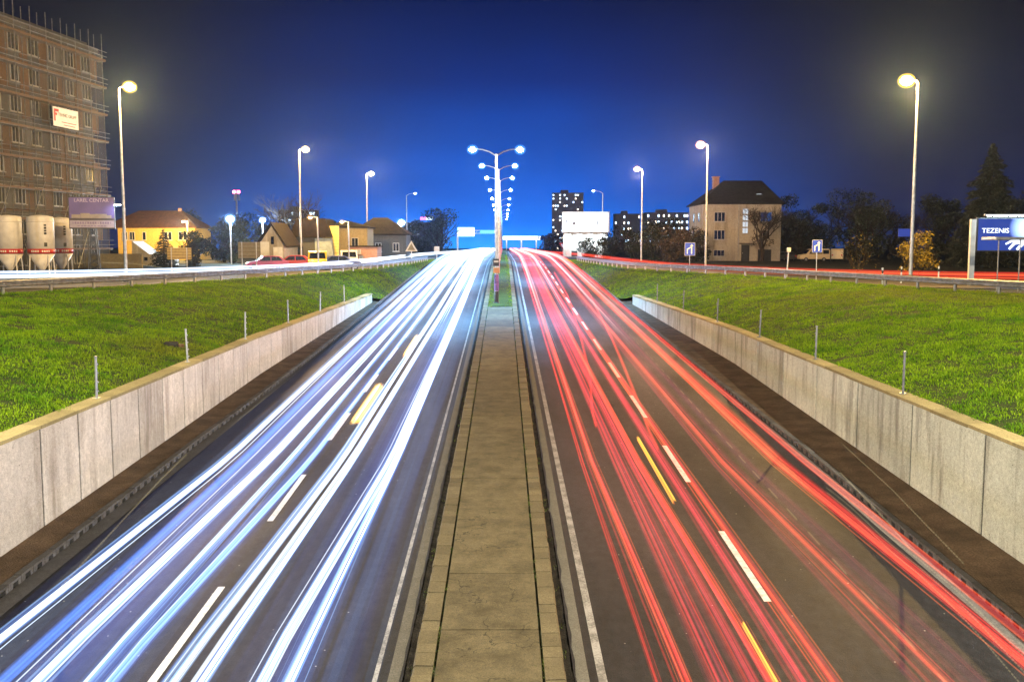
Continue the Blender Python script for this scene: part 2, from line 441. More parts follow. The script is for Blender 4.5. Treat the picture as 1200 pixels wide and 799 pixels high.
# ------------------------------------------------------------------ the lie of the land
def roadz(y):                 # the carriageway climbs out of the underpass and levels off
    a = -5.24 + .042*y; k = .35
    q = -a/k
    return -k*(q if q > 40 else math.log(math.exp(q)+1))
def walltop(y): return -1.86 + (y-22)*.0088
def itp(x, xs, ys): return float(np.interp(x, xs, ys))
WL = lambda y: itp(y, [-20, 42, 73, 78, 300], [10.25, 10.25, 9.55, 9.6, 9.6])
WR = lambda y: itp(y, [-20, 45, 72, 78, 300], [10.85, 10.85, 9.65, 9.6, 9.6])
_sm = lambda y, xs, ys: np.mean([itp(y+d, xs, ys) for d in (-4, -2, 0, 2, 4)])
RL = lambda y: _sm(y, [-20, 36, 43.6, 50.6, 58.8, 66.6, 78, 90, 108, 127, 170, 300], [34, 24.5, 22.3, 20.0, 17.6, 15.6, 13.2, 11.6, 10.6, 10.25, 10.1, 10.1])
RR = lambda y: _sm(y, [-20, 36, 43.7, 49.6, 58.8, 71, 80, 90, 110, 133, 170, 300], [36, 25.0, 22.5, 21.2, 19.6, 17.2, 14.0, 11.9, 10.9, 10.4, 10.2, 10.2])
SLIP = [(62, 49), (52, 52), (45, 54), (36, 57.5), (28.8, 61), (23.8, 66), (20.2, 73), (17.0, 86), (15.0, 110), (13.4, 150), (11.6, 195), (8.8, 250), (6.5, 300), (5.0, 380)]
def smooth_path(P, n=8):
    out = []
    for i in range(len(P)-1):
        p0, p1, p2, p3 = (np.array(P[max(0, min(len(P)-1, j))], float) for j in (i-1, i, i+1, i+2))
        for k in range(n):
            t = k/n
            out.append(.5*((2*p1)+(-p0+p2)*t+(2*p0-5*p1+4*p2-p3)*t*t+(-p0+3*p1-3*p2+p3)*t**3))
    out.append(np.array(P[-1], float)); return out
SLIPS = smooth_path(SLIP)

YS = list(np.arange(-14, 60, 2.0)) + list(np.arange(60, 90, 1.0)) + list(np.arange(90, 170, 4.0)) + list(np.arange(170, 420, 12.0))
def loft(name, m, prof, ys=YS, parent=None, smooth=True):
    """sheet whose cross-section at y is prof(y) -> [(x,z), ...]"""
    mb = MB(); rows = [prof(y) for y in ys]; n = len(rows[0])
    mb.v = [(x, y, z) for y, r in zip(ys, rows) for x, z in r]
    mb.f = [(i*n+k, i*n+k+1, (i+1)*n+k+1, (i+1)*n+k) for i in range(len(ys)-1) for k in range(n-1)]
    mb.mi = [0]*len(mb.f)
    return mb.build(name, m, parent, smooth)

for sd, nm in ((-1, 'carriageway_left'), (1, 'carriageway_right')):
    struct(loft(nm, M['asphalt'], lambda y: [(sd*x, roadz(y) + .02*(x-1.4)/8*0) for x in (1.36, 3, 5.2, 7.2, 9.0 if y < 60 else 9.0)]))
# base under everything in the cutting
struct(loft('cutting_base', M['mud'], lambda y: [(x, roadz(y)-.09) for x in (-11.5, -5, 0, 5, 11.5)]))

# painted lines ------------------------------------------------------
def ribbon(name, m, x0, x1, y0, y1, lift, step=2.0):
    ys = list(np.linspace(y0, y1, max(2, int((y1-y0)/step)+1)))
    return loft(name, m, lambda y: [(x0, roadz(y)+lift), (x1, roadz(y)+lift)], ys)
struct(ribbon('edge_line_left', M['paint'], -1.83, -1.755, -10, 330, .004))
struct(ribbon('edge_line_right', M['paint'], 1.73, 1.87, -10, 330, .004))
def dashes(name, xc, start, last):
    mb = MB(); y = start
    while y < last:
        for k in range(4):
            a, b = y+k, y+k+1
            vs = [(xc-.07, a, roadz(a)+.004), (xc+.07, a, roadz(a)+.004), (xc+.07, b, roadz(b)+.004), (xc-.07, b, roadz(b)+.004)]
            mb.add(vs, [(0, 1, 2, 3)])
        y += 8
    return struct(mb.build(name, M['paint_dash']))
dashes('lane_dashes_left', -5.28, -1.3, 300)
dashes('lane_dashes_right', 5.22, 1.9, 300)

# median -------------------------------------------------------------
MED_END = 69.6
mz = lambda y: roadz(y) + .14
pav = MB(); y = -12.0; k = 0
while y < MED_END - .3:                                   # cast slabs with open joints
    L = random.choice((2.6, 3.0, 3.4)); y1 = min(y+L, MED_END)
    dz = random.uniform(-.008, .008)
    vs = [(-.84, y+.012, mz(y)+dz), (.84, y+.012, mz(y)+dz*.3), (.84, y1-.012, mz(y1)+dz), (-.84, y1-.012, mz(y1)+dz*.4)]
    vs += [(a, b, c-.12) for a, b, c in vs]
    pav.add(vs, [(0,1,2,3), (0,4,5,1), (1,5,6,2), (2,6,7,3), (3,7,4,0)])
    y = y1
struct(pav.build('median_paving', M['paving']))
for sd in (-1, 1):
    kb = MB(); y = -12.0
    while y < 330:
        L = random.choice((.33, .36, .40, .45, .5)) if y < MED_END else 1.0
        y1 = y+L; dz = random.gauss(0, .006); ox = random.gauss(0, .006)
        x0, x1 = .885, 1.21+ox
        vs = []
        for yy in (y+.007, y1-.007):
            z = mz(yy)+dz+.006
            vs += [(sd*x0, yy, z-.006), (sd*(x1-.03), yy, z), (sd*x1, yy, z-.035), (sd*(x1+.012), yy, z-.26), (sd*x0, yy, z-.26)]
        kb.add(vs, [(0,1,6,5), (1,2,7,6), (2,3,8,7), (4,3,2,1,0), (5,6,7,8,9), (0,5,9,4)])
        y = y1
    struct(kb.build('median_kerb', M['kerbstone']))
    # broken gutter between kerb and carriageway: silt, weeds, then a crumbling concrete channel
    fy = list(np.arange(-14, 70, .5))+list(np.arange(70, 330, 6.0))
    wv = lambda y, k: .045*mnoise.noise(Vector((y*1.3, k, sd*5)))+.03*mnoise.noise(Vector((y*4.1, k+9, sd*5)))
    struct(loft('median_gutter', M['mud'], lambda y: [(sd*1.205, roadz(y)-.05+wv(y, 1)*.4), (sd*1.29, roadz(y)-.035+wv(y, 2)*.5), (sd*(1.37+wv(y, 3)), roadz(y)-.008), (sd*1.5, roadz(y)-.03)], fy))
    struct(loft('median_channel', M['gutter_pale'], lambda y: [(sd*(1.38+wv(y, 3)*1.3), roadz(y)-.012), (sd*(1.42+wv(y, 3)), roadz(y)+.008), (sd*1.59, roadz(y)+.006)], fy))
struct(loft('median_joint_fill', M['moss'], lambda y: [(-.95, mz(y)-.035), (.95, mz(y)-.035)]))
struct(loft('median_verge', M['soil_slope'], lambda y: [(-.88, mz(y)-.005), (-.4, mz(y)+.05), (.4, mz(y)+.05), (.88, mz(y)-.005)],
            list(np.arange(MED_END, 330, 4.0))))

pts, hs = [], []
for sd in (-1, 1):
    y = -5.0
    while y < MED_END:
        y += random.expovariate(9)
        if mnoise.noise(Vector((y*.7, sd*3, 1))) > -.05:
            pts.append((sd*.865+random.gauss(0, .012), y, mz(y)-.01)); hs.append(random.uniform(.015, .05))
        if mnoise.noise(Vector((y*.9, sd*7, 4))) > .08:
            pts.append((sd*random.uniform(1.24, 1.36), y, roadz(y)-.03)); hs.append(random.uniform(.02, .06))
struct(blades('joint_weeds', pts, hs, M['weed'], .009, 1.1, 21, 7), 'stuff')

# strips between carriageway and walls --------------------------------
for sd, W in ((-1, WL), (1, WR)):
    kx = lambda y: itp(y, [-20, 30, 45, 75, 120, 400], [9.42, 9.3, 9.05, 8.95, 9.0, 9.0])
    struct(loft('side_gutter', M['gutter'], lambda y: [(sd*8.9, roadz(y)+.005), (sd*kx(y), roadz(y)-.012)], list(np.arange(-14, 150, 2.0))))
    struct(loft('wall_foot_strip', M['strip'], lambda y: [(sd*(kx(y)+.14), roadz(y)+.10), (sd*(kx(y)+.5), roadz(y)+.09), (sd*(W(y)+.3), roadz(y)+.16)], list(np.arange(-14, 76, 2.0))))
    # slotted drainage kerb: blocks with dark inlets
    kb = MB(); y = -12.0
    while y < 110:
        L = .5; a, b = y+.006, y+L-.006
        def blk(a, b, z0, z1, m=0):
            vs = []
            for yy in (a, b):
                x0, x1 = sd*kx(yy), sd*(kx(yy)+.15); rz_ = roadz(yy)
                vs += [(x0, yy, rz_+z0), (x0, yy, rz_+z1), (x1, yy, rz_+z1), (x1, yy, rz_+z0)]
            kb.add(vs, [(0,1,5,4), (1,2,6,5), (2,3,7,6), (0,3,2,1), (4,5,6,7), (0,4,7,3)], m)
        dz = random.gauss(0, .005)
        blk(a, b, .085+dz, .135+dz)                       # top
        blk(a, a+.16, -.05, .085+dz)
        blk(b-.12, b, -.05, .085+dz)
        vs = []
        for yy in (a, b):
            x0 = sd*(kx(yy)+.09); vs += [(x0, yy, roadz(yy)-.05), (x0, yy, roadz(yy)+.09)]
        kb.add(vs, [(0,1,3,2)], 1)
        y += L
    struct(kb.build('drain_kerb', [M['gutter'], M['joint']]))

# retaining walls -----------------------------------------------------
def wall(sd, W, y_end, plen, label, matw, extra_dark):
    t = thing('retaining_wall', label, 'wall', (sd*10.4, 30, -4))
    o0 = Vector(t.location)
    y = -10.0; k = 0
    while y < y_end-.2:
        y1 = min(y+plen, y_end); g = .042 if k % 2 == 0 else .024
        mb = MB(); vs = []
        for yy in (y+g, y1-g):
            x0, x1 = sd*W(yy), sd*(W(yy)+.34); zb, zt = roadz(yy)-.1, walltop(yy)-.09
            vs += [(x0, yy, zb), (x0, yy, zt), (x1, yy, zt), (x1, yy, zb)]
        vs = [tuple(Vector(q)-o0) for q in vs]
        mb.add(vs, [(0,1,5,4), (1,2,6,5), (2,3,7,6), (0,3,2,1), (4,5,6,7), (0,4,7,3)])
        mb.build('wall_panel', matw, t, bevel=.012)
        y = y1; k += 1
    b = MB(); ys = list(np.arange(-10, y_end-1.9, 2.0))+[y_end]
    for a, c in zip(ys[:-1], ys[1:]):
        vs = []
        for yy in (a, c):
            x0, x1 = sd*(W(yy)+.022), sd*(W(yy)+.3)
            vs += [(x0, yy, roadz(yy)-.1), (x0, yy, walltop(yy)-.10), (x1, yy, walltop(yy)-.10), (x1, yy, roadz(yy)-.1)]
        b.add([tuple(Vector(q)-o0) for q in vs], [(0,1,5,4), (1,2,6,5), (2,3,7,6)])
    b.build('joint_filler', M['joint'], t)
    cp = MB(); y = -10.0
    while y < y_end-.1:
        y1 = min(y+2.0, y_end); vs = []; dz = random.gauss(0, .006)
        for yy in (y+.008, y1-.008):
            x0, x1, zt = sd*(W(yy)-.035), sd*(W(yy)+.46), walltop(yy)+dz
            vs += [(x0, yy, zt-.085), (x0, yy, zt), (x1, yy, zt+.01), (x1, yy, zt-.085)]
        cp.add([tuple(Vector(q)-o0) for q in vs], [(0,1,5,4), (1,2,6,5), (2,3,7,6), (0,3,2,1), (4,5,6,7), (0,4,7,3)])
        y = y1
    cp.build('coping', M['coping'], t, bevel=.01)
    return t
wall_l = wall(-1, WL, 73.2, 2.0, 'pale concrete retaining wall of upright panels along the white light trails', M['concrete_pale'], 0)
wall_r = wall(1, WR, 71.6, 3.9, 'grey stained concrete retaining wall beside the red light trails', M['concrete'], 0)

# embankments ---------------------------------------------------------
def bank_h(sd, y, t):
    """height on the bank, t = 0 at the wall, 1 at the guardrail"""
    W = WL if sd < 0 else WR; Rr = RL if sd < 0 else RR
    low = roadz(y)+.10
    top = walltop(y)-.05
    s = min(max((y-70.5)/6.0, 0), 1); s = s*s*(3-2*s)
    x_in = (W(y)+.36)*(1-s) + 9.12*s
    z_in = top*(1-s) + low*s
    x_out = max(Rr(y)-.1, x_in+.6); z_out = 0.0
    x = x_in + (x_out-x_in)*t
    prof = t + .22*math.sin(math.pi*t)*(1-t*.3) if y < 60 else t + .10*math.sin(math.pi*t)
    z = z_in + (z_out-z_in)*min(prof, 1.0)
    z += .07*mnoise.noise(Vector((x*.55+sd*40, y*.35, 0)))*math.sin(math.pi*min(t, 1))
    return x, z
BY = list(np.arange(-14, 60, 1.0)) + list(np.arange(60, 90, .75)) + list(np.arange(90, 160, 3.0))
for sd, nm in ((-1, 'embankment_left'), (1, 'embankment_right')):
    Rr = RL if sd < 0 else RR
    def prof(y):
        pts = []
        for t in np.linspace(0, 1, 15):
            x, z = bank_h(sd, y, t); pts.append((sd*x, z))
        x = abs(pts[-1][0])
        pts += [(sd*(x+.9), -.01), (sd*(x+1.8), -.26), (sd*(x+2.6), -.34)]
        return pts
    struct(loft(nm, M['soil_slope'], prof, BY))

# flat ground beyond the banks, out to the horizon
for sd, nm in ((-1, 'ground_left'), (1, 'ground_right')):
    Rr = RL if sd < 0 else RR
    struct(loft(nm, M['ground'], lambda y: [(sd*(Rr(y)+2.0), -.335), (sd*(Rr(y)+25), -.335), (sd*120, -.335), (sd*695, -.335)], list(np.arange(-14, 160, 4.0))+[160, 240, 420, 695]))
struct(loft('ground_middle', M['ground'], lambda y: [(-13.2, -.32), (13.2, -.32)], [159, 240, 420, 695]))
struct(loft('verge_far', M['soil_slope'], lambda y: [(-13, -.3), (-9, roadz(y)-.03), (9, roadz(y)-.03), (13, -.3)], list(np.arange(150, 420, 10.0))))

# slip roads (merge into the carriageways where the cutting ends)
def path_ribbon(name, m, path, off0, off1, z):
    mb = MB(); P = [np.array(p) for p in path]; n = len(P)
    for i in range(n):
        t = P[min(i+1, n-1)]-P[max(i-1, 0)]; t = t/np.linalg.norm(t); nn = np.array((t[1], -t[0]))
        zz = z if callable(z) is False else z(P[i][1])
        for o in (off0, off1): q = P[i]+nn*o; mb.v.append((q[0], q[1], zz))
    mb.f = [(2*i, 2*i+1, 2*i+3, 2*i+2) for i in range(n-1)]; mb.mi = [0]*(n-1)
    return mb.build(name, m, None, True)
slz = lambda y: -.30 + .30*min(max((y-95)/60, 0), 1)
for sd in (-1, 1):
    path = [(sd*x, y) for x, y in SLIPS]
    struct(path_ribbon('slip_road_left' if sd < 0 else 'slip_road_right', M['asphalt_side'], path, -4.4, 4.6, slz))
    e_ = -3.4 if sd > 0 else 3.4
    struct(path_ribbon('slip_edge_line', M['paint'], path, e_-.07, e_+.07, lambda y: slz(y)+.004))

# grass ---------------------------------------------------------------
for sd in (-1, 1):
    pts, hs = [], []
    rg = random.Random(11+sd)
    y = 15.0
    while y < 150:
        dens = 150 if y < 40 else 90 if y < 60 else 45 if y < 90 else 16
        dy = 1.0
        x_in, _ = bank_h(sd, y, 0); x_out, _ = bank_h(sd, y, 1)
        width = x_out-x_in+.9
        hmul = 1.0 if y < 60 else 1.25
        for _ in range(int(width*dy*dens)):
            yy = y+rg.random()*dy; t = rg.random()*(width/(width-.9)) if width > 1.2 else rg.random()
            if t <= 1: x, z = bank_h(sd, yy, t)
            else:
                x, z = bank_h(sd, yy, 1); x += (t-1)*(width-.9); z = 0
            nz = mnoise.noise(Vector((x*.8, yy*.8, sd*7)))*.6 + mnoise.noise(Vector((x*2.3, yy*2.3, sd*3)))*.5
            if nz < -.34 and rg.random() < .75: continue
            pts.append((sd*x, yy, z)); hs.append(max(.03, .085+.085*nz)*hmul*(2.1 if nz > .1 and rg.random() < .05 else 1))
        y += dy
    g = blades('grass', pts, hs, M['grass'], .0085, 1.15, 3+sd, 4)
    struct(g, 'stuff')
pts, hs = [], []
for y in np.arange(MED_END, 200, 1.0):
    for _ in range(60 if y < 120 else 20):
        pts.append((random.uniform(-.86, .86), y+random.random(), mz(y)+.02)); hs.append(random.uniform(.05, .10))
struct(blades('grass', pts, hs, M['grass'], .02, .9, 9, 2), 'stuff')

# ------------------------------------------------------------------ foliage builders
def leaf_cloud(blobs, n, size, seed):
    """leaf-sized faces scattered through a set of (centre, radii) lobes, denser at the skin"""
    rg = np.random.default_rng(seed); B = len(blobs); vol = np.array([r[0]*r[1]*r[2] for _, r in blobs]); pr = vol**.75/np.sum(vol**.75)
    idx = rg.choice(B, n, p=pr); C = np.array([b[0] for b in blobs])[idx]; Rd = np.array([b[1] for b in blobs])[idx]
    u = rg.normal(size=(n, 3)); u /= np.linalg.norm(u, axis=1)[:, None]
    P = C + u*Rd*(rg.uniform(.25, 1.06, n)**.55)[:, None]
    a = rg.normal(size=(n, 3)); a /= np.linalg.norm(a, axis=1)[:, None]
    b = np.cross(a, rg.normal(size=(n, 3))); b /= np.linalg.norm(b, axis=1)[:, None]
    s = size*rg.uniform(.5, 1.4, (n, 1))
    V = np.stack([P-a*s, P+b*s*.5, P+a*s, P-b*s*.5], 1)
    return V, rg.uniform(0, 1, n)
def quad_mesh(name, V, rnd, m, parent=None):
    n = len(V); me = bpy.data.meshes.new(name); me.vertices.add(n*4); me.vertices.foreach_set('co', np.ascontiguousarray(V).ravel())
    me.loops.add(n*4); me.loops.foreach_set('vertex_index', np.arange(n*4, dtype=np.int32))
    me.polygons.add(n); me.polygons.foreach_set('loop_start', (np.arange(n)*4).astype(np.int32))
    me.update(calc_edges=True)
    at = me.attributes.new('rnd', 'FLOAT', 'FACE'); at.data.foreach_set('value', rnd)
    me.materials.append(m); o = bpy.data.objects.new(name, me); COL.objects.link(o)
    if parent: o.parent = parent
    return o
def branches(mb, p, d, length, r, depth, rg, spread=.55, minr=.012):
    q = p + d*length
    mid = p + d*length*.5 + Vector((rg.gauss(0, 1), rg.gauss(0, 1), rg.gauss(0, .5)))*length*.06
    mb.tube([p, mid, q], [r, r*.82, r*.62], 5 if depth > 2 else 4, cap=False)
    if depth == 0 or r < minr: return [q]
    ends = []
    for k in range(rg.choice((2, 3, 3))):
        nd = (d + Vector((rg.gauss(0, spread), rg.gauss(0, spread), rg.gauss(.12, spread*.6)))).normalized()
        ends += branches(mb, mid.lerp(q, rg.uniform(.5, 1)), nd, length*rg.uniform(.6, .85), r*.58, depth-1, rg, spread, minr)
    return ends
def tree(label, loc, h, w, leaves, lm, seed, group=None, bare=False, n=3800, leaf=.16, name='tree', trunk_h=.25, depth=4):
    rg = random.Random(seed); t = thing(name, label, 'tree' if name == 'tree' else 'shrub', loc, 0, group)
    tr = MB(); ends = []
    r0 = .035*h if name == 'tree' else .02*h
    tr.tube([(0,0,-.2), (.03*h*rg.uniform(-1,1), 0, h*trunk_h*.6), (0,0,h*trunk_h)], [r0*1.3, r0, r0*.85], 7, cap=False)
    for k in range(5):
        an = k*1.26+rg.random()
        d = Vector((math.cos(an)*w/h*1.1, math.sin(an)*w/h*1.1, 1)).normalized()
        ends += branches(tr, Vector((0,0,h*trunk_h*rg.uniform(.7, 1))), d, h*.30, r0*.6, depth, rg, .5, .010)
    tr.build('trunk', M['bark'], t)
    if leaves:
        blobs = []
        for k in range(14):
            z = rg.uniform(trunk_h*.7, .95)*h; f = math.sin(min(1, (z/h-trunk_h*.4))*math.pi*.85+.25)
            an = rg.random()*6.28; rr = rg.uniform(.1, .62)*w*max(.2, f)
            s = rg.uniform(.20, .34)*w
            blobs.append(((math.cos(an)*rr, math.sin(an)*rr, z), (s, s, s*rg.uniform(.55, .9))))
        V, rn = leaf_cloud(blobs, int(n*leaves), leaf, seed)
        quad_mesh('crown', V, rn, lm, t)
    return t
def conifer(label, loc, h, w, lm, seed, layers=22, dens=130, group=None):
    rg = random.Random(seed); t = thing('conifer_tree', label, 'tree', loc, 0, group)
    tr = MB(); tr.tube([(0,0,-.2), (0,0,h*.5), (0,0,h*.97)], [h*.022, h*.013, .02], 7)
    Vs, rs = [], []; g = np.random.default_rng(seed)
    for i in range(layers):
        f = i/(layers-1); z = h*(.06+.92*f); rad = w*(1-f**1.25)**.9*rg.uniform(.78, 1.1)+.06
        nb = max(4, int(13*(1-f)+4))
        for k in range(nb):
            an = k*6.283/nb+rg.random()*.6; L = rad*rg.uniform(.7, 1.12)
            tip = (math.cos(an)*L, math.sin(an)*L, z-L*.20+rg.gauss(0, .1))
            tr.tube([(0,0,z+.1), (tip[0]*.6, tip[1]*.6, z-L*.05), tip], [.03, .02, .006], 3, cap=False)
            m_ = int(dens*(.25+L/w))
            s = g.uniform(.12, 1, m_)**.8
            base = np.stack([tip[0]*s, tip[1]*s, z+.1-(z+.1-tip[2])*s**1.5], 1)
            jit = g.normal(0, 1, (m_, 3))*np.array([.13, .13, .07])*(.5+L*.22); P = base+jit-np.array([0,0,.06])
            out = np.stack([np.full(m_, math.cos(an)), np.full(m_, math.sin(an)), g.normal(-.35, .3, m_)], 1)+g.normal(0, .55, (m_, 3))
            out /= np.linalg.norm(out, axis=1)[:, None]
            sd = np.cross(out, g.normal(size=(m_, 3))); sd /= np.linalg.norm(sd, axis=1)[:, None]
            q = g.uniform(.10, .26, (m_, 1))*max(.6, h/12)
            Vs.append(np.stack([P-out*q*.4, P+sd*q*.28, P+out*q, P-sd*q*.28], 1)); rs.append(g.uniform(0, 1, m_))
    tr.build('trunk', M['bark'], t); quad_mesh('crown', np.concatenate(Vs), np.concatenate(rs), lm, t)
    return t

# ------------------------------------------------------------------ lamps
def spot(name, parent, loc, col, power, angle=150, blend=.9, rot=(0,0,0), size=.12):
    d = bpy.data.lights.new(name, 'SPOT'); d.color = col; d.energy = power; d.spot_size = R(angle); d.spot_blend = blend; d.shadow_soft_size = size
    o = bpy.data.objects.new(name, d); COL.objects.link(o); o.parent = parent; o.location = loc; o.rotation_euler = rot
    return o
def point(name, parent, loc, col, power, size=.1):
    d = bpy.data.lights.new(name, 'POINT'); d.color = col; d.energy = power; d.shadow_soft_size = size
    o = bpy.data.objects.new(name, d); COL.objects.link(o); o.parent = parent; o.location = loc
    return o
YEL, ORG, LED = (1.0, .60, .17), (1.0, .58, .32), (.16, .52, 1.0)
LENS = {'yel': emis('lens_yellow', (1.0, .80, .40), 60), 'org': emis('lens_orange', (1.0, .66, .36), 35), 'led': emis('lens_led', (.62, .86, 1.0), 45),
        'flood': emis('lens_flood', (.72, .88, 1.0), 60), 'warm': emis('lens_warm', (1.0, .70, .32), 30), 'red': emis('lens_red', (1.0, .05, .12), 22)}

HALO = {'yel': glow('halo_yellow', (1.0, .58, .06), .16), 'org': glow('halo_orange', (1.0, .34, .12), .12), 'led': glow('halo_led', (.12, .45, 1.0), .075), 'flood': glow('halo_flood', (.25, .5, 1.0), .08), 'warm': glow('halo_warm', (1.0, .5, .15), .06)}  # glowing shells added round the lenses to imitate their halos
def tall_lamp(label, loc, h, side, kind, power, group, head=1.0, plate=False, glow_col=None):
    t = thing('street_lamp', label, 'street lamp', loc, 0, group)
    p = MB(); p.tube([(0,0,0), (0,0,.5), (0,0,h*.5), (0,0,h)], [.14, .125, .10, .065], 10); p.box((0,0,.02), (.42,.42,.05)); p.build('pole', M['galv'], t)
    b = MB(); b.lathe([(.19, 0), (.19, .28), (.15, .34)], 10, (0,0,.04)); b.build('base_sleeve', M['dark_metal'], t)
    a = MB(); a.tube([(0,0,h-.05), (side*.12,0,h+.10), (side*.45,0,h+.14)], [.05,.045,.04], 7); a.build('arm', M['galv'], t)
    hd = MB(); hd.prism([(side*.30, h+.08), (side*1.10, h+.15), (side*1.10, h+.22), (side*.85, h+.33), (side*.36, h+.28)], 'y', -.17*head, .17*head); hdo = hd.build('lamp_head', M['galv'], t, bevel=.03)
    ln = MB(); ln.ball((side*.72, 0, h+.10), .30*head, 16, 10, 0, (1.12, 1.0, .85)); ln.build('lens', LENS[kind], hdo, True)
    ln = MB(); ln.ball((side*.72, 0, h+.10), .44*head, 18, 12, 0, (1.1, 1.0, .92)); ln.build('halo_shell', HALO[kind], hdo, True)  # added glow shell, the halo of the lamp given a shape
    point('lamp_light', t, (side*.72, -.1, h-.42*head), glow_col or (YEL if kind == 'yel' else ORG), power, .15)
    if plate:
        q = MB(); q.box((-.55, -.13, 3.0), (.75, .03, .48)); q.build('number_plate', M['blue_sign'], t)
    return t
G_TALL = 'tall street lamps beside the slip roads'
tall_lamp('tall yellow street lamp in front of the scaffolded block', (-25.4, 67, -.33), 12.9, 1, 'yel', 6500, G_TALL, 1.0)
tall_lamp('tall yellow street lamp between the signboards and the red cars', (-22.3, 110, -.33), 12.9, 1, 'yel', 4500, G_TALL, 1.0)
tall_lamp('tall yellow street lamp behind the low brick building', (-20.0, 147, -.33), 12.9, 1, 'yel', 4000, G_TALL, 1.0)
tall_lamp('tall bright yellow street lamp with a blue plate, left of the lit billboard', (25.8, 61.5, -.05), 12.2, -1, 'yel', 8000, G_TALL, 1.1, True)
tall_lamp('tall orange street lamp in front of the cream house', (20.5, 98.5, -.25), 12.2, -1, 'org', 4500, G_TALL, 1.1)
tall_lamp('tall orange street lamp between the white billboard and the cream house', (18.6, 131, -.25), 12.3, -1, 'org', 3000, G_TALL, 1.0)
# the next pair of the same row stands beside the bridge, outside the frame
tall_lamp('tall yellow street lamp at the bridge end above the left retaining wall', (-19.5, 8, -.2), 12.5, 1, 'yel', 13000, G_TALL, glow_col=(1.0, .90, .70))
tall_lamp('tall yellow street lamp at the bridge end above the right retaining wall', (20.5, 8, -.2), 12.5, -1, 'yel', 13000, G_TALL, glow_col=(1.0, .90, .70))

def twin_lamp(first):
    t = thing('twin_street_lamp', 'x', 'street lamp', (0,0,0), 0, 'twin street lamps in a row along the median')
    h = 10.8
    p = MB(); p.tube([(0,0,-.3), (0,0,1.0), (0,0,h*.55), (0,0,h)], [.14, .125, .105, .08], 12); p.build('pole', M['galv'], t)
    for s in (-1, 1):
        a = MB(); a.tube([(s*.05,0,h-.12), (s*.5,0,h+.16), (s*1.0,0,h+.31), (s*1.5,0,h+.36)], [.055,.05,.045,.04], 7); a.build('arm', M['galv'], t)
        hd = MB(); hd.prism([(s*1.35, h+.31), (s*2.05, h+.33), (s*2.05, h+.38), (s*1.8, h+.46), (s*1.4, h+.42)], 'y', -.15, .15); ho = hd.build('lamp_head', M['galv'], t, bevel=.02)
        ln = MB(); ln.ball((s*1.72, 0, h+.32), .20, 12, 8, 0, (1.2, 1, .9)); ln.build('lens', LENS['led'], ho, True)
        ln = MB(); ln.ball((s*1.72, 0, h+.30), .38, 14, 8, 0, (1.1, 1, .95)); ln.build('halo_shell', HALO['led'], ho, True)  # halo modelled as a tinted glowing shell, no real glass part
        spot('lamp_light', t, (s*1.72, 0, h+.05), LED, 5500, 140, .8, (0, R(s*-6), 0), .15)
    return t
TW = [72, 103, 134, 165, 196, 227, 258, 289, 320, 351]
words = ['nearest', 'second', 'third', 'fourth', 'fifth', 'sixth', 'seventh', 'eighth', 'ninth', 'farthest']
tw0 = twin_lamp(True)
for i, y in enumerate(TW):
    o = tw0 if i == 0 else copy_tree(tw0)
    o.location = (-.27, y, mz(y)+.02)
    o['label'] = 'nearest twin street lamp of the median, its pole wrapped in posters' if i == 0 else words[i]+' twin-arm street lamp along the grassy median, counting from the front'
# posters, box and small sign on the nearest pole
q = MB(); q.lathe([(.17, 0), (.155, .85)], 12, (0,0,.02)); q.lathe([(.24, 0), (.19, .10)], 12, (0,0,0)); q.build('base_sleeve', M['black_paint'], tw0)
def postermat():
    m = bpy.data.materials.new('posters'); n, l = nodes(m); b = n['Principled BSDF']
    v = n.new('ShaderNodeTexCoord').outputs['Object']
    vo = n.new('ShaderNodeTexVoronoi'); vo.distance = 'CHEBYCHEV'; vo.inputs['Scale'].default_value = 3.2; l.new(v, vo.inputs['Vector'])
    c = ramp_n(n, l, vo.outputs['Color'], .25, .8, (.03,.03,.14,1), (.24,.09,.26,1))
    l.new(c, b.inputs['Base Color']); b.inputs['Roughness'].default_value = .6; return m
q = MB(); q.tube([(0,0,.9), (0,0,2.1)], [.172, .168], 12); q.build('poster_wrap', postermat(), tw0)
q = MB(); q.box((0,-.19,2.42), (.46, .16, .42)); q.build('control_box', mat('rust_orange', (.45,.20,.08), .6), tw0, bevel=.02)
q = MB(); q.box((-.02,-.17,2.98), (.42, .05, .52)); q.box((-.02,-.20,3.05), (.34,.02,.14), m=1); q.build('small_sign', [M['dark_metal'], M['frame_white']], tw0)

def arm_lamp(label, loc, h, side, power):
    t = thing('arm_street_lamp', label, 'street lamp', loc, 0, 'single arm street lamps by the far slip roads')
    p = MB(); p.tube([(0,0,0), (0,0,h*.5), (0,0,h)], [.15, .12, .085], 10); p.build('pole', M['galv'], t)
    a = MB(); a.tube([(0,0,h-.1), (side*.5,0,h+.25), (side*1.4,0,h+.42)], [.06,.05,.04], 7); a.build('arm', M['galv'], t)
    hd = MB(); hd.prism([(side*1.3, h+.36), (side*2.1, h+.42), (side*2.1, h+.48), (side*1.5, h+.54)], 'y', -.16, .16); ho = hd.build('lamp_head', M['galv'], t)
    ln = MB(); ln.ball((side*1.8, 0, h+.37), .14, 10, 6, 0, (1.6, 1, .7)); ln.build('lens', LENS['led'], ho, True)
    spot('lamp_light', t, (side*1.8, 0, h+.22), LED, power, 95, .7, (0, R(side*-8), 0))
    return t
arm_lamp('single arm white street lamp on the left, beside the dazzling floodlight', (-19.6, 203, -.3), 12.6, 1, 4500)
arm_lamp('single arm white street lamp in front of the lit white billboard', (19.3, 190, -.3), 12.4, -1, 4500)

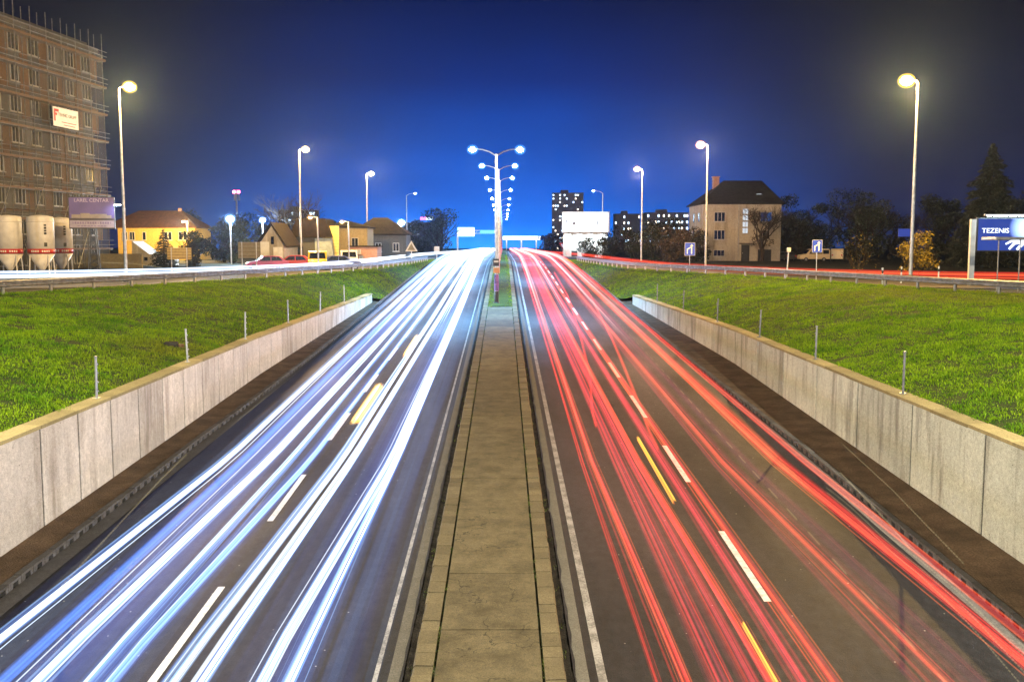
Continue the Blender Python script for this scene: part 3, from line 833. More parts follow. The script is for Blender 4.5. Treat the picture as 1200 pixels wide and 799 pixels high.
def small_lamp(label, loc, h, side, kind, power, group=None):
    t = thing('car_park_lamp', label, 'street lamp', loc, 0, group)
    p = MB(); p.tube([(0,0,0), (0,0,h)], [.09, .06], 8); p.build('pole', M['galv'], t)
    a = MB(); a.tube([(0,0,h-.05), (side*.3,0,h+.02), (side*.62,0,h)], [.04,.035,.03], 6); a.build('arm', M['galv'], t)
    hd = MB(); hd.prism([(side*.45, h-.02), (side*.95, h-.02), (side*.92, h+.10), (side*.5, h+.12)], 'y', -.12, .12); ho = hd.build('lamp_head', M['dark_metal'], t)
    ln = MB(); ln.ball((side*.7, 0, h-.05), .12, 10, 6, 0, (1.3, 1, .9)); ln.build('lens', LENS[kind], ho, True)
    ln = MB(); ln.ball((side*.7, 0, h-.05), .30, 12, 8); ln.build('halo_shell', HALO['warm'], ho, True)  # added warm shell imitating the lamp's halo
    point('lamp_light', t, (side*.7, -.05, h-.4), (1, .66, .26), power)
    return t
G_SM = 'low warm lamps around the parked cars'
small_lamp('low warm lamp behind the parked red cars', (-17.6, 95, -.33), 5.2, -1, 'warm', 160, G_SM)
small_lamp('low warm lamp above the low brick building', (-16.2, 105, -.33), 5.0, -1, 'warm', 160, G_SM)
small_lamp('small warm lamp at the end of the yellow house', (-49.2, 155, -.33), 6.2, -1, 'warm', 6500, G_SM)
def floodlight(label, loc, h, power, r=.3):
    t = thing('floodlight', label, 'floodlight', loc, 0, 'dazzling white floodlights facing the road')
    p = MB(); p.tube([(0,0,0), (0,0,h)], [.10, .07], 8); p.build('mast', M['galv'], t)
    hd = MB(); hd.box((0, .16, h), (.72, .22, .5)); ho = hd.build('lamp_head', M['dark_metal'], t, bevel=.03)
    ln = MB(); ln.ball((0, 0, h), r, 12, 8, 0, (1.15, .5, .9)); ln.build('lens', LENS['flood'], ho, True)
    ln = MB(); ln.ball((0, -.1, h), r*1.9, 14, 8, 0, (1, .6, .9)); ln.build('halo_shell', HALO['flood'], ho, True)  # glare round the floodlight, built as an added glowing shell
    point('lamp_light', t, (0, -.4, h), (.60, .80, 1.0), power, .2)
    return t
floodlight('dazzling floodlight above the dark blue trees, right of the yellow house', (-35.6, 130, -.33), 5.9, 3200, .42)
floodlight('smaller floodlight over the roof of the white gabled house', (-31.6, 131, -.33), 5.8, 1500, .28)
floodlight('dazzling floodlight behind the far left merge, on the arm lamp side', (-17.3, 170, -.33), 6.3, 3200, .46)

# ------------------------------------------------------------------ guardrails
def guardrail(sd, Rr, label):
    t = thing('guardrail', label, 'guardrail', (sd*15, 70, 0)); o0 = Vector(t.location)
    ys = [34.0]; P = []
    y = 30.0
    while y < 136: P.append((sd*Rr(y), y)); y += .8
    P = [np.array(p) for p in P]
    # W-profile beam
    prof = [(0, .30), (.05, .34), (.05, .40), (0, .44), (0, .47), (.05, .51), (.05, .57), (0, .61)]
    mb = MB(); n = len(prof)
    for i, p in enumerate(P):
        tt = P[min(i+1, len(P)-1)]-P[max(i-1, 0)]; tt = tt/np.linalg.norm(tt); nn = np.array((tt[1], -tt[0]))*sd
        for (d, z) in prof:
            q = p+nn*(-d-.04); mb.v.append((q[0]-o0.x, q[1]-o0.y, z+.02))
    mb.f = [(i*n+k, i*n+k+1, (i+1)*n+k+1, (i+1)*n+k) for i in range(len(P)-1) for k in range(n-1)]; mb.mi = [0]*len(mb.f)
    mb.build('beam', M['rail'], t)
    s = np.concatenate([[0], np.cumsum([np.linalg.norm(P[i+1]-P[i]) for i in range(len(P)-1)])])
    first = None
    for d in np.arange(0, s[-1], 2.9):
        x = np.interp(d, s, [p[0] for p in P]); yy = np.interp(d, s, [p[1] for p in P])
        if first is None:
            b = MB(); b.box((0, 0, .24), (.11, .11, .76)); b.box((0, .0, .45), (.16, .13, .16))
            first = b.build('post', M['galv'], t); c = first
        else:
            c = first.copy(); COL.objects.link(c); c.parent = t
        c.location = (x-o0.x+sd*.03, yy-o0.y, 0)
        c.rotation_euler = (0, 0, sd*.6 if yy < 80 else sd*.15)
    return t
guardrail(-1, RL, 'steel guardrail along the top of the left grass bank')
guardrail(1, RR, 'steel guardrail along the top of the right grass bank')

# little fence posts standing on the wall copings
for sd, W, y0, nm in ((-1, WL, 25.7, 'left'), (1, WR, 26.3, 'right')):
    ords = ['nearest', 'second', 'third', 'fourth', 'fifth', 'sixth', 'seventh']
    for k in range(6):
        y = y0+7.5*k
        mb = MB(); h = 1.12 if sd < 0 else 1.15
        mb.tube([(0,0,0), (.01,0,h)], .032, 7)
        mb.box((0,0,.015), (.16,.16,.03))
        for j in range(4): mb.box((-.045*sd, 0, .2+j*.24), (.05, .02, .035))
        mb.lathe([(.042, 0), (.042, .05)], 8, (.01, 0, h-.03))
        o = mb.build('fence_post', M['galv'] if sd < 0 else M['rail'])
        o.location = (sd*(W(y)+.24), y, walltop(y)-.005); o.rotation_euler = (random.gauss(0, .02), random.gauss(0, .025), random.random())
        tag(o, f'{ords[k]} thin metal post standing on the coping of the {nm} retaining wall', 'post', 'thin posts on the wall copings')

# things lying in the grass
def lump(label, loc, d, m, seed, nm='drain_outlet'):
    mb = MB(); mb.box((0,0,0), d, .2, taper=.85); mb.box((d[0]*.45, .1, -.05), (d[0]*.6, d[1]*.7, d[2]*.6), -.3, 1)
    o = mb.build(nm, [m, M['wood']], bevel=.04); o.location = loc; return tag(o, label, 'drain outlet')
x, z = bank_h(-1, 36, .10); lump('small dark broken drain outlet in the grass of the left bank', (-x, 36, z+.03), (.55,.36,.24), M['mud'], 1)
x, z = bank_h(1, 38.5, .78); lump('brown earthy drain outlet high on the right grass bank', (x, 38.5, z+.02), (.5,.35,.26), M['mud'], 2)

# ------------------------------------------------------------------ light trails of the moving traffic
T = {}
for nm, c, s in (('white', (.80,.90,1.0), 1.10), ('cold', (.36,.60,1.0), .50), ('blue', (.10,.28,1.0), .26), ('haze', (.22,.46,1.0), .055), ('hazeblue', (.06,.18,.9), .030),
                 ('red', (1.0,.035,.03), .42), ('orange', (1.0,.16,.03), .55), ('pink', (1.0,.055,.085), .22), ('rose', (.85,.075,.17), .085), ('hazered', (1.0,.03,.035), .040),
                 ('salmon', (1.0,.14,.06), .15), ('purple', (.35,.03,.20), .035), ('deep', (.75,.02,.015), .20), ('amber', (1.0,.48,.05), .85), ('dot', (1.0,.82,.42), .16), ('pale', (1.0,.85,.8), .5)):
    T[nm] = glow('trail_'+nm, c, s*.095 if nm not in ('red','orange','pink','rose','hazered','salmon','deep','purple') else s*.075)          # a tube is crossed twice
def trail_path(xs, ys, zoff, y0, y1, step=4.0, wob=0, seed=0):
    out = []; rg = random.Random(seed); ph = rg.random()*6
    y = y0
    while y <= y1+.01:
        x = itp(y, ys, xs); out.append((x+wob*math.sin(y*.16+ph), y, roadz(y)+zoff)); y += step if y > 40 else 2.0
    return out
def streak(parent, xs, ys, z, width, spec, seed, y0=9, y1=345, grow=.0011, taper=0):
    """one lamp's streak: fine threads side by side; spec = [(material, count, radius)]"""
    rg = random.Random(seed); mats = [T[s_[0]] for s_ in spec]; mb = MB()
    for mi, (_, cnt, r) in enumerate(spec):
        for k in range(cnt):
            o = rg.gauss(0, .34)*width; dz = rg.gauss(0, .055)
            p = trail_path(xs, ys, z+dz, y0, y1, 6.0, .02, rg.random())
            p = [(x+o*(1+.2*math.sin(y*.05+k)), y, zz) for x, y, zz in p]
            rr = r*rg.uniform(.55, 1.3)
            sh = rg.uniform(0, 14) if y0 > 9 and taper else 0
            fade = lambda q: 1 if not taper or y0 <= 9 else min(1, max(.02, (q[1]-y0-sh)/taper))
            mb.tube(p, [(rr+grow*max(0, q[1]-15)*(r/.02)**.5*.5)*fade(q) for q in p], 6, mi, cap=False)
    return mb.build('light_streak', mats, parent, True)
def trail(label, lamps, z, spec, width, group, seed, ys=None, **k):
    t = thing('light_trail', label, 'light trail', (0, 0, 0), 0, group)
    for j, xs in enumerate(lamps):
        yy = ys or ([9, 15, 26, 60, 400] if len(xs) == 5 else [9, 400])
        sp = spec[j] if isinstance(spec[0], list) else spec
        streak(t, xs, yy, z, width[j] if isinstance(width, (list, tuple)) else width, sp, seed*10+j, **k)
    return t
GL, GR, GS = 'white headlight trails on the left carriageway', 'red tail light trails on the right carriageway', 'light trails on the slip roads'
W1 = [('white', 7, .012), ('cold', 9, .016), ('blue', 4, .03), ('haze', 4, .045)]
W2 = [('white', 3, .009), ('cold', 8, .013), ('blue', 6, .03), ('haze', 4, .05)]
W3 = [('white', 1, .008), ('blue', 9, .035), ('hazeblue', 6, .11)]
trail('pair of broad white light trails, closest to the left retaining wall', [(-7.8,-7.65,-7.12,-7.2,-7.2), (-6.5,-6.42,-6.02,-5.9,-5.9)], .66, [W2+[('white', 6, .016)], W1], (.20, .14), GL, 1)
trail('dim blue light trail with one fine bright edge beside the wall-side trails', [(-7.05,-6.95,-6.75,-6.7,-6.7), (-5.75,-5.75,-5.5,-5.4,-5.4)], .6, [W3, W2], (.26, .10), GL, 2)
trail('faint blue light trail along the left lane dashes', [(-5.45,-5.42,-4.95,-4.8,-4.8)], .62, W3+[('cold', 5, .016)], .16, GL, 3)
trail('broad white light trail just inside the left lane dashes', [(-4.6,-4.5,-4.12,-4.0,-4.0), (-4.15,-4.06,-3.78,-3.55,-3.5)], .64, [W1, W2+[('white', 5, .016)]], (.13, .13), GL, 4)
trail('broad white light trail of many fine threads, closest to the median', [(-3.3,-3.22,-2.76,-2.7,-2.7), (-2.9,-2.82,-2.62,-2.5,-2.5)], .66, [W1, W2+[('white', 4, .012)]], (.14, .10), GL, 5)
trail('distant white light trails filling the left carriageway near the crest', [(-6.4,)*2, (-4.6,)*2, (-3.2,)*2], .8, [('white', 7, .04), ('cold', 8, .05), ('haze', 4, .14)], .42, GL, 6, ys=[9, 400], y0=48, grow=.0014, taper=60)
trail('upper pale light trails of tall vehicles in the distance on the left carriageway', [(-7.4,)*2, (-5.4,)*2], 1.0, [('cold', 7, .03), ('blue', 5, .05)], .35, GL, 7, ys=[9, 400], y0=40, taper=50)
R1 = [('red', 6, .015), ('orange', 5, .011), ('pink', 5, .022), ('hazered', 4, .08)]
R2 = [('red', 5, .012), ('pink', 7, .020), ('rose', 6, .04), ('hazered', 4, .08)]
R3 = [('salmon', 8, .022), ('rose', 5, .030), ('red', 4, .010), ('hazered', 3, .06)]
R4 = [('red', 8, .018), ('deep', 7, .026), ('orange', 4, .012), ('hazered', 3, .08)]
RY = [9, 14, 25, 60, 400]
trail('thin red light trail, closest to the median on the right carriageway', [(2.42,2.40,2.28,2.3,2.4)], .8, [('red', 4, .010), ('deep', 5, .014)], .10, GR, 11, ys=RY)
trail('bright orange red light trail beside the thin red one by the median', [(2.85,2.76,2.52,2.5,2.6), (4.02,3.98,3.72,3.6,3.6)], .82, [R1, R1], (.12, .13), GR, 12, ys=RY)
trail('wide pink light trail in the middle of the inner right lane', [(3.3,3.28,3.2,3.1,3.1), (4.45,4.42,4.35,4.2,4.2)], .8, [R2, R2], (.26, .18), GR, 13, ys=RY)
trail('rosy light trail with fine orange threads along the right lane dashes', [(3.75,3.72,3.55,3.4,3.4), (4.85,4.80,4.72,4.6,4.6)], .85, [R2, R1], (.22, .16), GR, 14, ys=RY)
trail('broad salmon light trail in the outer right lane', [(6.62,6.45,5.95,5.9,5.9), (6.2,6.1,5.75,5.7,5.7)], .8, [R3, [('rose', 5, .03), ('salmon', 5, .014), ('purple', 2, .06)]], (.24, .22), GR, 15, ys=RY)
trail('dark purple light trail between the salmon and the red outer trails', [(7.1,7.0,6.6,6.5,6.5)], .7, [('purple', 5, .06), ('rose', 3, .010), ('purple', 5, .03)], .22, GR, 16, ys=RY)
trail('strong red light trail, second from the right retaining wall', [(7.95,7.80,7.28,7.2,7.2), (8.1,7.95,7.5,7.4,7.4)], .82, [R4, [('deep', 6, .035), ('red', 3, .012)]], (.10, .10), GR, 17, ys=RY)
trail('dark red light trail, closest to the right retaining wall', [(8.35,8.25,7.97,7.9,7.9)], .85, [('deep', 8, .035), ('orange', 2, .010), ('purple', 3, .06)], .12, GR, 18, ys=RY)
trail('distant pink light trails filling the right carriageway near the crest', [(2.6,)*2, (4.0,)*2, (6.3,)*2, (7.4,)*2], .9, [('red', 4, .035), ('pink', 9, .05), ('pale', 3, .03), ('hazered', 3, .14)], .36, GR, 19, ys=[9, 400], y0=40, grow=.0011, taper=60)
# lane changes: slanting streaks
trail('single red light trail slanting across the right lane dashes', [(3.0, 3.6, 4.1, 4.85, 5.2)], .8, [('red', 4, .014), ('deep', 3, .025)], .05, GR, 20, ys=[30, 38, 49, 69, 100], y0=29, y1=100)
trail('single red light trail slanting from the outer to the middle of the outer right lane', [(4.4, 4.75, 5.25, 5.65, 6.5)], .85, [('red', 4, .014), ('salmon', 4, .022)], .06, GR, 21, ys=[27, 33, 42, 50, 72], y0=26, y1=110)
# indicator flashes: short amber pieces
def flash(label, x, z, ya, yb, spec, w, grp, seed):
    t = trail(label, [(x, x)], z, spec, w, grp, seed, ys=[0, 400], y0=ya, y1=yb)
    t.name = 'indicator_flash'; t['category'] = 'light trail'
A1 = [('amber', 10, .030)]
GA = 'amber indicator flashes among the light trails'
flash('amber indicator flash nearer the camera on the left carriageway', -4.35, .75, 30, 37.5, [('amber', 16, .034), ('pale', 6, .02)], .20, GA, 31)
flash('short amber indicator flash farther off on the left carriageway', -4.1, .75, 43.5, 51, [('amber', 10, .034), ('pale', 8, .03)], .20, GA, 32)
flash('long thin amber indicator flash on the right carriageway', 4.05, .85, 21.5, 29, [('amber', 5, .014), ('orange', 3, .012)], .06, GA, 33)
flash('amber indicator flash near the bottom of the photo, right carriageway', 4.02, .85, 13, 15.6, [('amber', 5, .012), ('orange', 3, .010)], .05, GA, 34)
# flickering lamps leave dotted trails
def dotted(label, P, gap, r, seed, wob=0, mats=('dot',)):
    mb = MB(); d = 0
    P = [Vector(p) for p in P]; tot = sum((P[i+1]-P[i]).length for i in range(len(P)-1))
    path, rr = [], []
    while d < tot:
        q = d; i = 0
        while i < len(P)-2 and q > (P[i+1]-P[i]).length: q -= (P[i+1]-P[i]).length; i += 1
        dr = (P[i+1]-P[i]).normalized(); a = P[i]+dr*q; w = Vector((wob*math.sin(d*1.1), 0, wob*.6*math.sin(d*1.1+1)))
        for f, k in ((0, .0008), (.06, r), (.5, r), (.56, .0008)): path.append(a+w+dr*gap*f); rr.append(k)
        d += gap
    mb.tube(path, rr, 5)
    o = mb.build('dotted_trail', T[mats[0]]); return tag(o, label, 'light trail', 'dotted trails of flickering lamps')
rz_ = lambda x, y, z: (x, y, roadz(y)+z)
dotted('dotted yellow trail above the strip at the foot of the right wall', [rz_(10.1, 28, .5), rz_(9.75, 23.5, .5), rz_(9.2, 18.6, .5)], .16, .016, 1)
dotted('short dotted yellow trail beside the right drain kerb', [rz_(9.0, 25, .5), rz_(8.75, 21.2, .45), rz_(8.6, 19.6, .4)], .13, .020, 2)
dotted('dotted yellow trail curving beside the left drain kerb', [rz_(-8.6, 27, .5), rz_(-8.45, 24.5, .5), rz_(-8.0, 19.2, .5), rz_(-7.85, 17.5, .5)], .16, .020, 3)
dotted('faint dotted white trail along the outer right lane', [rz_(7.05, 62, .5), rz_(6.9, 40, .5), rz_(6.75, 24, .5), rz_(6.7, 14, .5)], 1.6, .018, 4)
trail('added faint blue veil of light tinting the whole left carriageway', [(-6.4,)*2, (-3.0,)*2], .40, [('hazeblue', 26, .20), ('haze', 6, .10), ('cold', 3, .005)], 1.6, GL, 8, ys=[9, 400])  # wide dim glow tubes added for headlight glow on the road, no single vehicle's trail
for k in range(3):
    dotted(('lowest', 'middle', 'uppermost')[k]+' of the wavy dotted trails in the bottom right corner', [rz_(8.0-.02*k, 23, .55+.12*k), rz_(8.1, 18, .5+.14*k), rz_(7.75+.06*k, 12.0, .45+.2*k)], .10, .013, 5+k, .03)

# slip roads
def slip_trail(label, sd, spec_list, off, z, width, seed, i0=0, i1=None):
    t = thing('light_trail', label, 'light trail', (0,0,0), 0, GS); rg = random.Random(seed)
    P = [np.array((sd*x, y)) for x, y in SLIPS][i0:i1]
    mb = MB()
    for mi, (nm, cnt, r) in enumerate(spec_list):
        for k in range(cnt):
            o = off+rg.gauss(0, .35)*width; dz = rg.gauss(0, .17)
            pp = []
            for i, p in enumerate(P):
                tt = P[min(i+1, len(P)-1)]-P[max(i-1, 0)]; tt = tt/np.linalg.norm(tt); nn = np.array((tt[1], -tt[0]))
                q = p+nn*o; zz = slz(p[1])+z+dz
                pp.append((q[0], q[1], zz))
            mb.tube(pp, r, 6, mi, cap=False)
    mb.build('light_streak', [T[s_[0]] for s_ in spec_list], t, True); return t
slip_trail('band of white light trails on the left slip road behind the guardrail', -1, [('white', 14, .035), ('cold', 8, .05)], 0, .62, .5, 51)
slip_trail('band of red light trails on the right slip road behind the guardrail', 1, [('red', 11, .035), ('deep', 9, .05), ('orange', 4, .03)], 0, .66, .4, 52, 0, 92)
# lamp of a vehicle crossing the yard of the left
o = MB(); o.tube([(-57, 100, .5), (-47, 100, .42), (-40, 99, .45), (-36.5, 98, .35), (-33, 96, .0)], .05, 6, cap=False)
tag(o.build('light_trail', T['dot']), 'thin yellow light trail in the yard below the yellow house', 'light trail', GS)

# ------------------------------------------------------------------ text
def text(name, s, size, m, parent, loc, rot, ext=.004, align='LEFT', sx=1.0):
    c = bpy.data.curves.new(name, 'FONT'); c.body = s; c.size = size; c.extrude = ext; c.align_x = align
    tmp = bpy.data.objects.new('tmp', c); COL.objects.link(tmp)
    me = bpy.data.meshes.new_from_object(tmp); bpy.data.objects.remove(tmp)
    me.materials.clear(); me.materials.append(m)
    o = bpy.data.objects.new(name, me); COL.objects.link(o); o.parent = parent; o.location = loc; o.rotation_euler = rot; o.scale = (sx, 1, 1)
    return o
FACE = (R(90), 0, 0)          # text that reads from -y

# ------------------------------------------------------------------ apartment block under construction
def window(parent, x, z, w, h, m_glass, face='x', d=.0, mull=1, frame=True):
    """window on a wall whose outside is +x (face 'x') or -y (face 'y'); local coordinates of the building"""
    q = MB(); t_ = .07
    def bx(c, s):
        if face == 'x': q.box((d+c[1], c[0], c[2]), (s[1], s[0], s[2]))
        else: q.box((c[0], d-c[1], c[2]), (s[0], s[1], s[2]))
    bx((x, .02, z+h/2-t_/2), (w, .10, t_)); bx((x, .02, z-h/2+t_/2), (w, .10, t_))
    bx((x-w/2+t_/2, .02, z), (t_, .10, h-2*t_-.004)); bx((x+w/2-t_/2, .02, z), (t_, .10, h-2*t_-.004))
    for k in range(mull): bx((x-w/2+w*(k+1)/(mull+1), .02, z), (t_*.9, .08, h-2*t_-.004))
    bx((x, .10, z-h/2-.05), (w+.16, .22, .06))
    fr = q.build('window', M['frame_white'], parent)
    q = MB()
    if face == 'x': q.box((d+.012, x, z), (.03, w-t_*1.2, h-t_*1.2))
    else: q.box((x, d-.012, z), (w-t_*1.2, .03, h-t_*1.2))
    q.build('pane', m_glass, fr); return fr
apt = thing('apartment_block', 'tall unfinished apartment block of orange and grey render wrapped in scaffolding', 'building', (-47.4, 93, -.33), R(-8.0))
FL, NF, Y0, Y1 = 2.93, 8, -26, 17.5
q = MB(); q.box((-7, (Y0+Y1)/2, FL*NF/2), (14, Y1-Y0, FL*NF)); q.build('wall', M['render_grey'], apt)
q = MB(); q.box((-7, (Y0+Y1)/2, FL*NF+.25), (15.2, Y1-Y0+1.2, .5)); q.box((-7, (Y0+Y1)/2, FL*NF+.75), (13.6, Y1-Y0-.4, .5)); q.build('roof', M['render_grey'], apt)
for f in range(1, NF):
    q = MB(); q.box((.05, (Y0+Y1)/2, FL*f), (.12, Y1-Y0, .22)); q.build('floor_band', M['render_grey'] if f % 2 else M['render_orange'], apt)
cols = np.arange(Y0+2.0, Y1-1.0, 3.1); rg = random.Random(5)
for f in range(1, NF):
    for i, yy in enumerate(cols):
        if rg.random() < .55 or f in (7, 6) and yy < 10:
            q = MB(); q.box((.03, yy+1.55, FL*(f+.5)), (.09, 1.2 if rg.random() < .6 else 1.35, FL-.24)); q.build('render_panel', M['render_orange'], apt)
for f in range(NF):
    for i, yy in enumerate(cols):
        w = 1.7 if (i+f) % 3 else 1.2
        window(apt, yy, FL*(f+.52), w, 1.75 if f else 2.0, M['glass_dark'], 'x', .03, 2 if w > 1.5 else 1)
sc = thing('scaffold', 'tube scaffolding with plank decks standing in front of the unfinished block', 'scaffold', (-47.4, 93, -.33), R(-8.0))
up = None
for xx in (.55, 1.45):
    for yy in np.arange(Y0, Y1+.6, 2.55):
        if up is None:
            q = MB(); q.tube([(0,0,0), (0,0,FL*NF+1.9)], .045, 6); up = q.build('standard', M['scaf'], sc); c = up
        else: c = up.copy(); COL.objects.link(c); c.parent = sc
        c.location = (xx, yy, 0)
for f in range(1, NF+1):
    z = FL*f-.9
    q = MB(); q.box((1.0, (Y0+Y1)/2, z), (.84, Y1-Y0+1.2, .07)); q.build('deck', M['scaf'] if f % 2 else M['wood'], sc)
    for hgt in (.5, 1.0):
        q = MB(); q.tube([(1.46, Y0-.4, z+hgt), (1.46, Y1+.8, z+hgt)], .033, 5); q.build('guard_bar', M['scaf'], sc)
    q = MB(); q.box((1.50, (Y0+Y1)/2, z+.10), (.03, Y1-Y0+1.0, .16)); q.build('toe_board', M['wood'], sc)
for k, yy in enumerate(np.arange(Y0+1.3, Y1-3, 5.1)):
    q = MB(); q.tube([(1.5, yy, .1), (1.5, yy+2.55*2, FL*3)], .03, 5); q.build('brace', M['galv'], sc)
def netmat():
    m = bpy.data.materials.new('debris_net'); n, l = nodes(m); b = n['Principled BSDF']; b.inputs['Base Color'].default_value = (.10,.10,.095,1); b.inputs['Roughness'].default_value = .9
    v = n.new('ShaderNodeTexCoord').outputs['Object']; tr = n.new('ShaderNodeBsdfTransparent'); mx = n.new('ShaderNodeMixShader')
    l.new(ramp_n(n, l, noise_n(n, l, v, .35, 4), .35, .65, (.22,.22,.22,1), (.55,.55,.55,1)), mx.inputs[0]); l.new(tr.outputs[0], mx.inputs[1]); l.new(b.outputs[0], mx.inputs[2])
    l.new(mx.outputs[0], n['Material Output'].inputs[0]); return m
NET = netmat()
for f in range(0, NF):
    q = MB(); zz = FL*f+.1
    k = 24; pts_ = [(1.40+.035*math.sin(i*1.9+f*2.3), Y0+(Y1-Y0)*i/k) for i in range(k+1)]
    for i in range(k): q.add([(*pts_[i], zz), (*pts_[i+1], zz), (*pts_[i+1], zz+FL-.12), (*pts_[i], zz+FL-.12)], [(0,1,2,3)])
    q.build('debris_net', NET, sc)
ban = thing('banner', 'white banner with a red mark hung on the scaffolding', 'banner', (-44.33, 102.1, 15.0), R(-8.0))
q = MB(); q.box((0,0,0), (.05, 4.4, 1.9)); q.build('sheet', M['white_paint'], ban)
q = MB(); q.box((.032, -1.65, .62), (.012, .8, .26)); q.box((.032, -1.95, .05), (.012, .22, 1.0)); q.box((.032, -1.70, .25), (.012, .3, .22)); q.build('red_mark', M['red_paint'], ban)
text('lettering', 'TEHNIC GRUPP', .46, M['black_paint'], ban, (.03, -1.35, .10), (R(90), 0, R(90)))
q = MB(); q.box((.032, .5, -.45), (.012, 2.6, .07)); q.box((.032, .6, -.72), (.012, 2.0, .07)); q.build('small_print', M['red_paint'], ban)

# silos ---------------------------------------------------------------
def silo(label, loc, h, r, marks):
    t = thing('silo', label, 'silo', loc, R(20), 'white mortar silos in the building yard')
    z0, z1 = h*.34, h
    q = MB(); q.lathe([(r, z0), (r, z1-.12), (r*.96, z1)], 28); q.lathe([(r*1.03, z1-.46), (r*1.03, z1-.36)], 28); q.lathe([(r*.96, z1+.002), (r*.55, z1+.12), (.12, z1+.18)], 24); q.build('tank', M['silo_shell'], t, True)
    q = MB(); q.lathe([(r*1.012, z0+.05), (r*1.012, z0+.48)], 28); bd = q.build('band', M['red_paint'], t, True)
    q = MB()
    for k in range(9):
        an = -2.2+k*.16
        if k == 4: continue
        q.box((math.cos(an)*(r*1.02), math.sin(an)*(r*1.02), z0+.27), (.03, .11, .17), an)
    q.build('band_print', M['white_paint'], bd)
    q = MB(); q.lathe([(r, z0), (r*.22, z0-h*.27), (.16, z0-h*.30)], 24); q.build('hopper', M['silo_shell'], t, True)
    for k in range(4):
        an = k*math.pi/2+.6
        q = MB(); q.tube([(math.cos(an)*r*.94, math.sin(an)*r*.94, z0+.1), (math.cos(an)*r*1.05, math.sin(an)*r*1.05, 0)], .055, 6); q.build('leg', M['silo_shell'], t)
    if marks:
        q = MB()
        for k in range(4): q.box((math.cos(-1.15)*r*1.005, math.sin(-1.15)*r*1.005, z1-.75-k*.24), (.04, .20, .15+.04*(k % 2)), -1.15)
        q.box((math.cos(-1.15)*r*1.005, math.sin(-1.15)*r*1.005, z0+.85), (.04, .26, .36), -1.15)
        q.build('dark_lettering', M['black_paint'], t)
    return t
silo('white silo with a red band, leftmost of the three', (-43.7, 88, -.33), 5.0, 1.12, False)
silo('white silo with a red band and dark lettering, middle of the three', (-40.85, 88, -.33), 5.0, 1.12, True)
silo('white silo with a red band, partly behind the middle one', (-42.0, 94.5, -.33), 5.0, 1.05, True)

# purple billboard on a lattice mast ----------------------------------
bb = thing('billboard', 'purple property billboard on a dark lattice mast in the building yard', 'billboard', (-35.4, 86, -.33), R(10))
q = MB(); q.box((0,0,5.28), (3.75,.16,2.75)); q.build('frame', M['dark_metal'], bb)
q = MB(); q.box((0,-.09,5.62), (3.65,.03,1.95)); pn = q.build('poster', mat('poster_purple', (.085,.065,.24), .5, var=.15, scale=.7), bb)
q = MB(); q.box((0,-.09,4.32), (3.65,.03,.62)); q.build('caption_board', mat('caption', (.24,.22,.33), .5), bb)
q = MB()
for k, (a, b_, hh) in enumerate(((-1.3,.7,.30), (-.55,.75,.42), (.05,.5,.34), (.75,.95,.36), (1.4,.4,.25))): q.box((a, -.112, 4.83+hh/2), (b_, .014, hh))
q.build('building_picture', mat('picture_pale', (.20,.18,.19), .6), pn)
q = MB(); q.box((0,-.109,4.735), (3.6,.012,.17)); q.build('picture_ground', mat('picture_dark', (.05,.045,.06), .6), pn)
text('lettering', 'LAREL CENTAR', .42, mat('lilac', (.36,.32,.55), .6), pn, (0, -.108, 6.22), FACE, align='CENTER', sx=.98)
q = MB()
for k in range(16): q.box((-1.55+k*.205, -.11, 4.42), (.13 if k % 5 else .06, .014, .17))
for k in range(9): q.box((-1.1+k*.27, -.11, 4.15), (.2, .014, .07))
q.build('caption_print', mat('print_violet', (.14,.11,.25), .6), bb)
q = MB()
for sx in (-.36, .36):
    for sy in (-.2, .4): q.tube([(sx*1.3, sy, 0), (sx*.6, sy, 4.0)], .05, 5)
for k in range(6):
    z = .2+k*.62; s = .47-.035*k; s2 = s-.035
    for sy in (-.2, .4): q.tube([(-s, sy, z), (s2, sy, z+.6)], .025, 4); q.tube([(s, sy, z), (-s2, sy, z+.6)], .025, 4)
q.build('lattice_mast', M['dark_metal'], bb)
q = MB(); q.tube([(1.85,-.1,5.9), (2.25,-.7,6.0)], .03, 5); q.box((2.25,-.75,6.0), (.55,.22,.12)); fl = q.build('flood_arm', M['galv'], bb)
q = MB(); q.box((2.25,-.76,5.925), (.48,.18,.03)); q.build('lens', LENS['led'], fl)
spot('lamp_light', bb, (2.2,-.8,5.85), LED, 110, 120, .8, (R(-30), R(-35), 0))

# houses ---------------------------------------------------------------
def hip_roof(mb, x0, x1, y0, y1, z, h, over=.35, ridge=None, rx=None):
    x0 -= over; x1 += over; y0 -= over; y1 += over
    r0, r1 = rx if rx else (x0+(y1-y0)/2, x1-(y1-y0)/2); ym = (y0+y1)/2
    v = [(x0,y0,z), (x1,y0,z), (x1,y1,z), (x0,y1,z), (r0,ym,z+h), (r1,ym,z+h), (x0,y0,z-.14), (x1,y0,z-.14), (x1,y1,z-.14), (x0,y1,z-.14)]
    mb.add(v, [(0,1,5,4), (1,2,5), (2,3,4,5), (3,0,4), (6,7,1,0), (7,8,2,1), (8,9,3,2), (9,6,0,3), (9,8,7,6)])
LIT_W = emis('lit_window_white', (.85,.92,1.0), .16)
LIT_B = emis('lit_window_blue', (.05,.25,.9), .07)
LIT_Y = emis('lit_window_warm', (1.0,.75,.4), .5)
hs = thing('house', 'cream three storey house with a dark hipped roof and a lit staircase window', 'house', (31.6, 155, -.33))
q = MB(); q.box((6.15, 5.8, 4.45), (12.3, 11.6, 8.9)); q.build('wall', M['render_cream'], hs)
